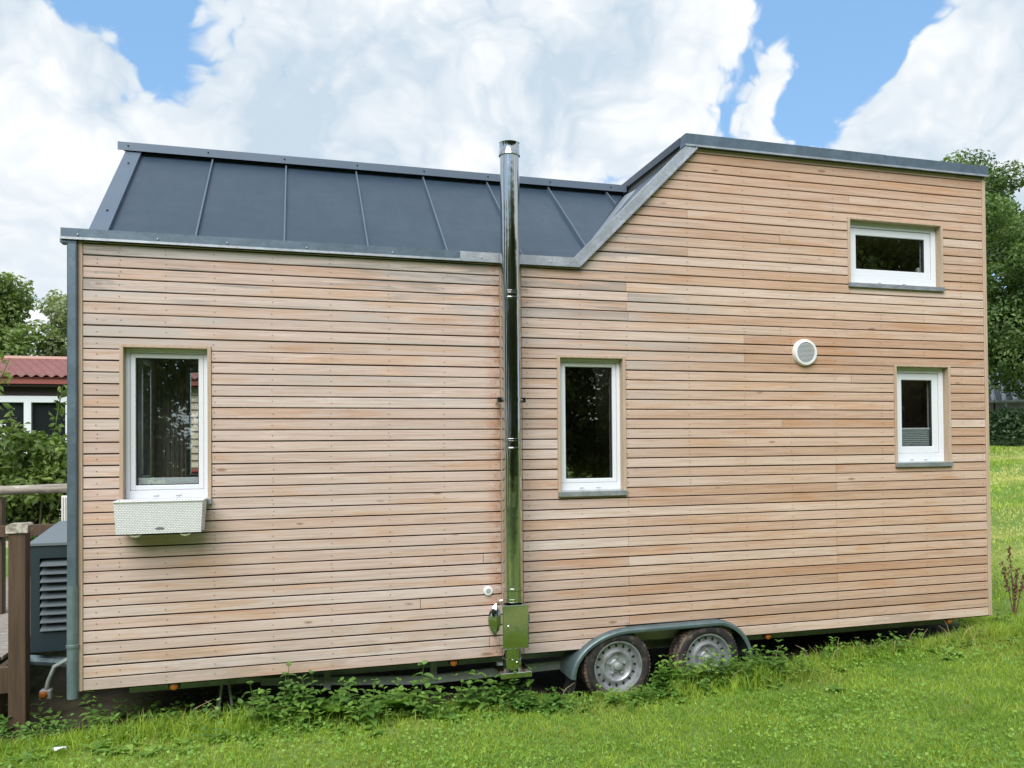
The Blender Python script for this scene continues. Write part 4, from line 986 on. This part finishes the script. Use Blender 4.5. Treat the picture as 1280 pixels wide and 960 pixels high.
# shrub between deck and bungalow
def bush(name, c, rx, rz_, n, r0, r1, seed, nleaf, ls, m, label, group=None):
    t = thing(name, (c[0], c[1], hz(c[0], c[1])), label, 'shrub', group); L = rnd_lumps(c, rx, rz_, n, r0, r1, seed)
    b = B(); z0 = hz(c[0], c[1])
    for l in L[::2]: b.tube([(c[0]+(l[0]-c[0])*.15, c[1], z0-.05), ((c[0]+l[0])/2, (c[1]+l[1])/2, (z0+l[2])/2), l[:3]], [.022, .016, .006], 5)
    b.build('stem', M_BARK, t, True)
    p, nr_ = lumps_points(L, nleaf, .3); p[:, 2] = np.maximum(p[:, 2], z0+.02); V, F = leaves(p, nr_, ls); npmesh('foliage', V, [F], m, t); return t
bush('shrub', (-1.55, 4.9, 1.0), .65, .85, 26, .22, .42, 21, 9000, .085, M_SHRUB, 'loose green shrub with tall shoots in front of the bungalow window')
bush('shrub', (-2.75, 5.4, 1.05), .7, .85, 26, .22, .42, 22, 8000, .085, M_SHRUB, 'yellow green shrub at left picture edge behind the railing')
bush('shrub', (-.55, 5.3, .85), .6, .8, 20, .22, .4, 23, 6000, .085, M_SHRUB, 'green shrub mostly hidden behind the left end of the house')
# leader shoots on the shrubs
sh_ = []
for (x, y, z0, hh, lean) in ((-2.03, 4.75, 1.5, .95, .28), (-1.35, 4.8, 1.45, .70, .1), (-1.72, 4.8, 1.5, .45, -.06)):
    t = thing('shrub_shoot', (x, y, z0), {.95: 'longest leafy shoot rising across the bungalow fascia', .70: 'leafy shoot in front of the brown pier beside the downpipe', .45: 'short leafy shoot in front of the dark bungalow pane'}[hh], 'shoot')
    pts = [(x, y, z0-.6)] + [(x + lean*(i/6)**1.3, y, z0 + hh*i/6) for i in range(7)]
    B().tube(pts, [.010]*2 + [.009-.001*i for i in range(6)], 5).build('stem', M_STEM, t, True)
    n = int(60*hh); tt = rng.random(n)*.95+.05
    p = np.stack([x + lean*tt**1.3 + rng.normal(0, .045, n), y + rng.normal(0, .045, n), z0 + hh*tt + rng.normal(0, .02, n)], 1)
    V, F = leaves(p, rng.normal(size=(n, 3)) + np.array([0, 0, .8]), .085); npmesh('foliage', V, [F], M_SHRUB, t)
# hedge at the end of the lawn and the greenhouse behind it
hd = thing('hedge', (19.2, 10.3, 1.2), 'clipped dark green hedge at the far end of the lawn', 'hedge')
hp = []; n = 26000; hx0, hy0, hx1, hy1 = 16.2, 12.8, 25.0, 5.6
t_ = rng.random(n); side = rng.normal(0, .28, n).clip(-.5, .5)
dx, dy = hx1-hx0, hy1-hy0; Lh = math.hypot(dx, dy)
px_ = hx0 + dx*t_ - dy/Lh*(-side); py_ = hy0 + dy*t_ + dx/Lh*(-side)
zb = H(px_, py_); pz_ = zb + rng.random(n)**.75*(.86 + .05*np.sin(t_*60))
p = np.stack([px_, py_, pz_], 1); V, F = leaves(p, rng.normal(size=(n, 3))*.7 + np.array([-.5, -.5, .4]), .11); npmesh('foliage', V, [F], M_HEDGE, hd)
b = B(); nseg = 24
for i in range(nseg):
    a = i/nseg; c_ = (i+1)/nseg; q = []
    for w in (a, c_):
        X, Y = hx0+dx*w, hy0+dy*w
        for s in (-.22, .22):
            xx, yy = X+dy/Lh*s, Y-dx/Lh*s; q.append((xx, yy, hz(xx, yy)-.05)); q.append((xx, yy, hz(xx, yy)+.74))
    b.raw(q, [(0, 1, 5, 4), (2, 6, 7, 3), (1, 3, 7, 5), (0, 2, 3, 1), (4, 5, 7, 6)])
b.build('core', M_HEDGE, hd)
gh = thing('greenhouse', (23, 14, 1.2), 'white framed greenhouse with sloping glazed roof behind the hedge', 'greenhouse')
e = Vector((dx/Lh, dy/Lh, 0)); nrm_ = Vector((-dy/Lh, dx/Lh, 0)); nrm_ = nrm_ if nrm_.y > 0 else -nrm_
G0 = Vector((19.2, 14.2, 1.1))
def gp(a, d, z): return G0 + e*a + nrm_*d + Vector((0, 0, z))
GL = 7.5
q = [gp(0, 0, 0), gp(GL, 0, 0), gp(GL, 0, 1.45), gp(0, 0, 1.45)]
slab([tuple(v_) for v_ in q], .1, 'wall', M_PINKB, gh)
slab([tuple(v_) for v_ in (gp(-.2, -.15, 1.45), gp(GL, -.15, 1.45), gp(GL, 1.6, 2.42), gp(-.2, 1.6, 2.42))], .02, 'roof_glass', M_GHGLASS, gh)
for i in range(28): B().tube([gp(-.2+i*.27, -.16, 1.47), gp(-.2+i*.27, 1.6, 2.45)], .06, 4).build('glazing_bar', M_GHWHITE, gh)
for i in range(26): 
    if i % 3: B().tube([gp(i*.29, -.14, -.1), gp(i*.29, -.14, 1.45)], .035, 4).build('post', M_GHWHITE if i % 2 else M_DARKB, gh)
for z in (1.45, .75): B().tube([gp(-.2, -.16, z), gp(GL, -.16, z)], .035, 4).build('rail', M_GHWHITE, gh)
# trees behind the camera (they show only as reflections in the panes and the flue)
base = None
for i, (x, y, s, rz_) in enumerate(((-8.5, -14, 1.0, 0), (-3.5, -14.5, 1.05, 1.0), (1, -14, 1.0, 2.0), (5.2, -14.5, 1.05, 3.1), (9.4, -14, 1.0, 4.0), (13.6, -14.5, 1.08, 5.2), (18, -14, 1.05, .7), (22.5, -13.5, 1.1, 1.7), (27, -12, 1.1, 4.7), (-13, -10, 1.05, 2.2), (-16, -3, 1.1, 3.6), (-18, 4, 1.0, .4))):
    lab = 'dark tree across the lawn, reflected in the window panes'
    if base is None:
        base = make_tree('shade_tree', (x, y, hz(x, y)), rnd_lumps((x, y, 3.9), 2.7, 3.8, 64, .75, 1.25, 31), 52000, .15, M_BACKT, lab, group='trees across the lawn', trunk=(.22, 1.6), seed=6)
        base0 = Vector(base.location)
    else:
        r_ = base.copy(); COL.objects.link(r_); r_.location = (x, y, hz(x, y)); r_.rotation_euler = (0, 0, rz_); r_.scale = (s, s, s)
        for c_ in list(base.children):
            k = c_.copy(); COL.objects.link(k); k.parent = r_; k.matrix_parent_inverse = Matrix.Translation(-base0)

# ------------------------------------------------------------------ grass
def blades(x, y, h, w, lean=.5, zoff=None):
    n = len(x); z = H(x, y) - .01; a = rng.random(n)*2*math.pi; la = rng.random(n)*2*math.pi; ln = h*lean*rng.random(n)
    cx, cy = np.cos(a)*w/2, np.sin(a)*w/2; lx, ly = np.cos(la)*ln, np.sin(la)*ln
    V = np.stack([np.stack([x-cx, y-cy, z], 1), np.stack([x+cx, y+cy, z], 1),
                  np.stack([x-cx*.8+lx*.35, y-cy*.8+ly*.35, z+h*.58], 1), np.stack([x+cx*.8+lx*.35, y+cy*.8+ly*.35, z+h*.58], 1),
                  np.stack([x+lx, y+ly, z+h*(1-.25*(ln/np.maximum(h, 1e-6)))], 1)], 1).reshape(-1, 3)
    k = np.arange(n)[:, None]*5
    return V, np.concatenate([k+np.array([[0, 1, 3]]), k+np.array([[0, 3, 2]]), k+np.array([[2, 3, 4]])])
def clump(x, y, f=2.1): return .5+.5*np.sin(x*f*1.7+1.3*np.sin(y*f*1.3))*np.cos(y*f*1.9+.8*np.sin(x*f))
parts = []; kk = 0
def addg(V, F):
    global kk
    parts.append((V, F+kk)); kk += len(V)
n = 230000                                               # near lawn
x = rng.uniform(-1.6, 9.2, n); y = rng.uniform(-3.4, .35, n)
keep = (y < .06 + .10*clump(x, y, 3)) | (x > 6.75) ; keep &= ~((y > -.15) & (x > 3.05) & (x < 3.85)); keep &= (y > -2.0 - .12*x)
x, y = x[keep], y[keep]
h = .022 + .028*rng.random(len(x)) + .045*clump(x, y, 4.5)*clump(x, y, 1.7)*rng.random(len(x)); edge = sst(-.5, -.05, y)
h = h + edge*.045*rng.random(len(x)); addg(*blades(x, y, h, .004 + .003*rng.random(len(x)), 1.35))
n = 6000                                                 # longer grass at the foot of the wall
x = rng.uniform(-.9, 7.3, n); y = rng.normal(-.12, .13, n); dens = .35 + .65*clump(x, y, 1.3)
keep = (rng.random(n) < dens) & (y < .2) & ~((x > 2.5) & (x < 3.75)); x, y = x[keep], y[keep]
addg(*blades(x, y, .07 + .11*rng.random(len(x))*clump(x, y, 1.1), .006, 1.1))
n = 500; x = rng.uniform(3.75, 4.5, n); y = rng.normal(-.2, .07, n); addg(*blades(x, y, .10+.13*rng.random(n), .005, .9))
n = 2200; x = rng.uniform(3.7, 4.75, n); y = rng.normal(-.30, .08, n); addg(*blades(x, y, (.07+.13*rng.random(n))*(.4+.6*clump(x, y, 5)), .005, .9))
n = 3600; x = rng.uniform(4.7, 7.2, n); y = rng.normal(-.12, .10, n); addg(*blades(x, y, (.06+.14*rng.random(n))*(.35+.65*clump(x, y, 3)), .005, 1.0))
n = 1500; x = rng.uniform(-.9, 1.0, n); y = rng.normal(-.15, .14, n); addg(*blades(x, y, (.06+.12*rng.random(n))*(.4+.6*clump(x, y, 3)), .005, 1.0))
n = 22000; x = rng.uniform(-7, -1.4, n); y = rng.uniform(-3.2, .3, n); addg(*blades(x, y, .03+.04*rng.random(n), .008, 1.2))
n = 130000                                               # rising lawn beyond the right corner
x = 6.85 + rng.random(n)**1.5*13.5; y = rng.uniform(-1.0, 13, n)
dd = np.hypot(x-1.24, y+5.66); ang = np.arctan2(y+5.66, x-1.24); keep = (ang > R(36)) & (ang < R(52)); x, y, dd = x[keep], y[keep], dd[keep]
band = .5+.5*np.sin((x*.7+y*.7)*2.6+.5*x)
addg(*blades(x, y, (.022 + .028*rng.random(len(x)) + .012*band)*(.8+dd*.03), .004+dd*.0009, .9))
lawn = npmesh('lawn_grass', np.concatenate([p_[0] for p_ in parts]), [np.concatenate([p_[1] for p_ in parts])], M_BLADE)
tag(lawn, 'short bright green lawn grass in front of and beside the house', 'grass', kind='stuff')

# clover and small broad leaves in the lawn
n = 24000; x = rng.uniform(-1.2, 8.6, n); y = rng.uniform(-3.0, .1, n); keep = (clump(x, y, 1.6) + .35*clump(x, y, 5) > .40 + .5*rng.random(n)) & ~((y > -.12) & (x < 6.7)); x, y = x[keep], y[keep]
p = np.stack([x, y, H(x, y) + .014 + .032*rng.random(len(x))], 1); V, F = leaves(p, rng.normal(size=p.shape)*.35 + np.array([0, -.25, 1]), .021, .85, .1)
tag(npmesh('clover', V, [F], M_CLOV), 'small rounded clover leaves scattered through the lawn', 'clover', kind='stuff')

# leafy plants
def leafshape(base, d, up, L, Wd, droop=.25):
    """pointed leaf: 9 verts, folded on the midrib"""
    d = Vector(d).normalized(); s = d.cross(Vector(up)).normalized(); u = s.cross(d).normalized(); base = Vector(base)
    st = [(0, .0), (.18, .40), (.42, .5), (.72, .30), (1.0, 0)]
    V = []; 
    for t, w in st:
        c = base + d*(t*L) - Vector((0, 0, 1))*droop*L*t*t
        if w == 0: V.append(c)
        else: V += [c + s*w*Wd + u*.12*Wd, c, c - s*w*Wd + u*.12*Wd]
    F = [(0, 2, 1), (0, 3, 2), (1, 2, 5, 4), (2, 3, 6, 5), (4, 5, 8, 7), (5, 6, 9, 8), (7, 8, 10), (8, 9, 10)]
    return V, F
def nettle(b, bs, x, y, z, h, L, rt, lean=(0, 0), pairs=5, wid=.62):
    tip = Vector((x+lean[0], y+lean[1], z+h)); p0 = Vector((x, y, z-.03)); mid = p0.lerp(tip, .5) + Vector((lean[0]*-.15, 0, .01))
    bs.tube([p0, mid, tip], [.0035, .003, .0015], 4)
    a0 = rt.uniform(0, 3.14)
    for i in range(pairs):
        t = .25 + .75*i/max(pairs-1, 1); c = p0.lerp(mid, t*2) if t < .5 else mid.lerp(tip, (t-.5)*2)
        ll = L*(1.0 - .45*abs(t-.45)*1.4)*rt.uniform(.8, 1.15); a = a0 + i*1.57
        for s in (0, math.pi):
            d = Vector((math.cos(a+s), math.sin(a+s), rt.uniform(.05, .5) + (.5 if i == pairs-1 else 0)))
            V, F = leafshape(c, d, (0, 0, 1), ll, ll*wid, rt.uniform(.15, .5)); b.raw(V, F)
def rosette(b, x, y, z, n, L, Wd, rt, up=.9):
    for i in range(n):
        a = 2*math.pi*i/n + rt.uniform(-.4, .4); V, F = leafshape((x, y, z), (math.cos(a), math.sin(a), up*rt.uniform(.5, 1.4)), (0, 0, 1), L*rt.uniform(.7, 1.15), Wd*rt.uniform(.8, 1.15), rt.uniform(.2, .6)); b.raw(V, F)
def plant(name, fn, loc, label, m, group=None, stem=True):
    t = thing(name, loc, label, 'plant', group); b, bs = B(), B(); fn(b, bs)
    me = bpy.data.meshes.new('leaves'); me.from_pydata([tuple(v_) for v_ in b.v], [], b.f); me.materials.append(m); smooth_mesh(me, 60); put('leaves', me, t)
    if bs.v: bs.build('stem', M_STEM, t, True)
    return t
rt = random.Random(12)
# dense low undergrowth along the foot of the wall
b, bs = B(), B()
def ugn(n, xa, xb, ym, ys, h0, h1, l0, l1, p0, p1, ymax=.12):
    for i in range(n):
        x = rt.uniform(xa, xb); y = rt.gauss(ym, ys)
        if y > ymax or (2.72 < x < 3.66 and y > -.20): continue
        nettle(b, bs, x, y, hz(x, y), rt.uniform(h0, h1), rt.uniform(l0, l1), rt, (rt.uniform(-.04, .04), rt.uniform(-.05, .01)), rt.randint(p0, p1), rt.uniform(.45, .75))
ugn(150, .95, 2.75, -.13, .10, .10, .24, .05, .095, 3, 5)
ugn(90, .95, 2.9, -.24, .09, .05, .12, .04, .07, 2, 4)
ugn(70, 2.6, 3.7, -.36, .07, .04, .11, .04, .07, 2, 4, -.2)
ugn(120, 3.62, 4.65, -.22, .07, .12, .24, .04, .075, 3, 5, -.09)
ugn(70, 3.5, 4.8, -.32, .07, .05, .12, .035, .06, 2, 4, -.15)
ugn(90, 4.6, 6.0, -.06, .10, .06, .15, .035, .065, 3, 4)
ugn(45, 5.8, 7.3, -.02, .10, .05, .12, .03, .055, 2, 4)
ugn(230, -.8, .95, .14, .28, .05, .14, .035, .07, 2, 4, 1.2)
for i in range(170):
    x = rt.uniform(-.7, 7.2); y = rt.gauss(-.25, .15)
    if y > .1 or (2.72 < x < 3.66 and y > -.25): continue
    rosette(b, x, y, hz(x, y)+.005, rt.randint(4, 8), rt.uniform(.05, .12), rt.uniform(.025, .055), rt, .7)
me = bpy.data.meshes.new('undergrowth'); me.from_pydata([tuple(v_) for v_ in b.v], [], b.f); me.materials.append(M_WEED); smooth_mesh(me, 60)
ug = put('undergrowth', me); tag(ug, 'low mixed weeds growing along the foot of the timber wall', 'weeds', kind='stuff')
# individual plants
def nt(x, y, h, L, n=5, lean=(0, 0), k=1, sp=.07):
    def f(b, bs):
        for i in range(k): xx, yy = x + (rt.uniform(-sp, sp) if i else 0), y + (rt.uniform(-sp*.6, sp*.6) if i else 0); nettle(b, bs, xx, yy, hz(xx, yy), h*(1 if i == 0 else rt.uniform(.5, .95)), L*1.45*rt.uniform(.85, 1.1), rt, lean, n)
    return f
plant('nettle_plant', nt(.98, -.05, .27, .062, 5, (-.03, -.02), 4), (.98, -.05, -.28), 'leftmost nettle clump in the tall weeds right of the stabiliser leg', M_NETTLE)
plant('nettle_plant', nt(1.16, -.08, .36, .06, 6, (.02, -.02), 5), (1.16, -.08, -.28), 'tallest nettle clump reaching the bottom board near the stabiliser leg', M_NETTLE)
plant('nettle_plant', nt(1.32, -.10, .30, .055, 5, (.0, -.03), 5), (1.32, -.1, -.28), 'nettle clump directly left of the pale broad dock leaves', M_NETTLE)
plant('nettle_plant', nt(.76, -.10, .17, .05, 4, (0, -.02), 4), (.76, -.1, -.28), 'low nettles in front of the stabiliser leg', M_NETTLE)
plant('dock_plant', lambda b, bs: rosette(b, 1.42, -.22, hz(1.42, -.22)+.06, 8, .20, .12, rt, .8), (1.42, -.22, -.28), 'pale yellow green dock leaves among the nettles', M_DOCK)
plant('dock_plant', lambda b, bs: (rosette(b, 1.53, -.06, hz(1.53, -.06), 4, .30, .11, rt, 2.6),), (1.53, -.06, -.28), 'upright pointed dock leaf standing behind the pale dock leaves', M_NETTLE)
plant('burdock_plant', lambda b, bs: (rosette(b, 1.83, -.20, hz(1.83, -.20)+.05, 8, .22, .15, rt, .9),), (1.83, -.2, -.28), 'broad leaved burdock below the chassis rail', M_WEED)
plant('star_leaf_plant', nt(2.0, -.12, .31, .078, 5, (.02, -.02), 1), (2.0, -.12, -.28), 'single upright weed with star of pointed leaves against the chassis rail', M_NETTLE)
plant('nettle_plant', nt(1.70, -.06, .24, .04, 6, (.01, -.02), 2), (1.7, -.06, -.28), 'narrow leaved weed between dock and star leaved weed', M_WEED)
plant('goosegrass_plant', nt(2.30, -.15, .20, .04, 5, (.02, -.03), 4, .1), (2.3, -.15, -.28), 'weed clump left of the flue base plate', M_WEED)
plant('burdock_plant', lambda b, bs: rosette(b, 2.62, -.33, hz(2.62, -.33)+.03, 8, .12, .075, rt, .7), (2.62, -.33, -.29), 'round leaved weed in front of the flue base plate', M_WEED)
plant('burdock_plant', lambda b, bs: rosette(b, 2.86, -.30, hz(2.86, -.30)+.03, 8, .11, .08, rt, .8), (2.86, -.3, -.29), 'round leaved weed right of the flue, before bare soil', M_WEED)
plant('nettle_plant', nt(3.72, -.20, .20, .05, 5, (0, -.03), 6, .1), (3.72, -.2, -.29), 'bright weed clump between the two wheels', M_CLOV)
plant('nettle_plant', nt(4.02, -.22, .20, .045, 5, (0, -.03), 7, .12), (4.02, -.22, -.28), 'weed clump covering the lower half of the right wheel', M_WEED)
plant('nettle_plant', nt(4.5, -.12, .19, .045, 5, (0, -.03), 4, .1), (4.5, -.12, -.25), 'weed clump at the right foot of the mudguard', M_WEED)
plant('nettle_plant', nt(5.15, -.06, .19, .05, 4, (.02, -.02), 2, .06), (5.15, -.06, -.2), 'pale topped weed right of the mudguard below the bottom board', M_CLOV)
plant('nettle_plant', nt(7.02, .12, .18, .045, 4, (0, 0), 4, .1), (7.02, .12, -.14), 'weed clump just beyond the right corner board', M_WEED)
# dock seed stalk and red leaf at the far right
sk = thing('dock_seed_stalk', (7.32, .35, -.1), 'brown dock seed stalk standing in grass right of the house corner', 'plant')
b, bs = B(), B(); z0 = hz(7.32, .35)
for (dx_, dy_, hh) in ((-.05, 0, .64), (.06, .02, .45), (.13, .0, .40), (-.13, .0, .50), (.02, 0, .3)):
    bs.tube([(7.36, .35, z0-.02), (7.36+dx_*.5, .35+dy_, z0+hh*.55), (7.36+dx_, .35+dy_, z0+hh)], [.006, .004, .0015], 5)
    for i in range(60):
        t = rt.uniform(.5, 1.0); c = Vector((7.36 + dx_*t, .35+dy_, z0+hh*t)) + Vector((rt.gauss(0, .010), rt.gauss(0, .010), rt.gauss(0, .008))); s = .0085*rt.uniform(.7, 1.3)
        b.raw([c+Vector((s, 0, 0)), c+Vector((0, s, 0)), c+Vector((-s, 0, 0)), c+Vector((0, -s, 0)), c+Vector((0, 0, s*1.3)), c-Vector((0, 0, s*1.3))], [(0, 1, 4), (1, 2, 4), (2, 3, 4), (3, 0, 4), (1, 0, 5), (2, 1, 5), (3, 2, 5), (0, 3, 5)])
b.build('seed_head', M_SEED, sk); bs.build('stalk', M_SEED, sk, True)
rl = thing('red_leaved_plant', (7.52, .2, -.1), 'plant with a red leaf at the right picture edge', 'plant')
b = B(); z0 = hz(7.5, .15)
for (a, L_) in ((2.7, .17), (3.6, .13), (.4, .15), (5.2, .14)):
    V, F = leafshape((7.50, .15, z0+.03), (math.cos(a), math.sin(a)*.5, .75), (0, 0, 1), L_, .05, .2); b.raw(V, F)
me = bpy.data.meshes.new('leaves'); me.from_pydata([tuple(v_) for v_ in b.v], [], b.f); me.materials.append(M_RED); put('leaves', me, rl)
# dry straw under the right end and by the wheels
ds = B()
for i in range(46):
    x = rt.choice((rt.gauss(6.1, .35), rt.gauss(5.4, .3), rt.gauss(4.0, .2), rt.gauss(3.0, .15), rt.gauss(.9, .4), rt.gauss(6.4, .2))); y = rt.gauss(-.12, .1)
    if y > .1: continue
    z = hz(x, y); L_ = rt.uniform(.10, .24); a = rt.uniform(0, 6.28); s = rt.uniform(.2, 1.0)
    ds.tube([(x, y, z), (x+math.cos(a)*L_*.5*s, y+math.sin(a)*L_*.3*s-.02, z+L_*.6), (x+math.cos(a)*L_*s, y+math.sin(a)*L_*.5*s-.04, z+L_*.8)], [.0025, .002, .001], 4)
tag(ds.build('dry_straw', M_DRY), 'dry straw coloured grass stalks along the foot of the wall', 'straw', kind='stuff')
sc = B(); cx, cy = -.02, -.42
vs = []; nn = 11
for i in range(nn):
    a = 2*math.pi*i/nn; r_ = .036*rt.uniform(.35, 1.3); vs.append((cx+r_*1.5*math.cos(a), cy+r_*.6*math.sin(a), hz(cx, cy)+.055+rt.uniform(-.008, .012)))
sc.raw(vs + [(v_[0], v_[1], v_[2]-.004) for v_ in vs], [tuple(range(nn)), tuple(range(nn, 2*nn))[::-1]] + [(j, (j+1) % nn, nn+(j+1) % nn, nn+j) for j in range(nn)])
tag(sc.build('paper_scrap', M_PAPER), 'small crumpled white scrap lying in the grass at bottom left', 'litter')
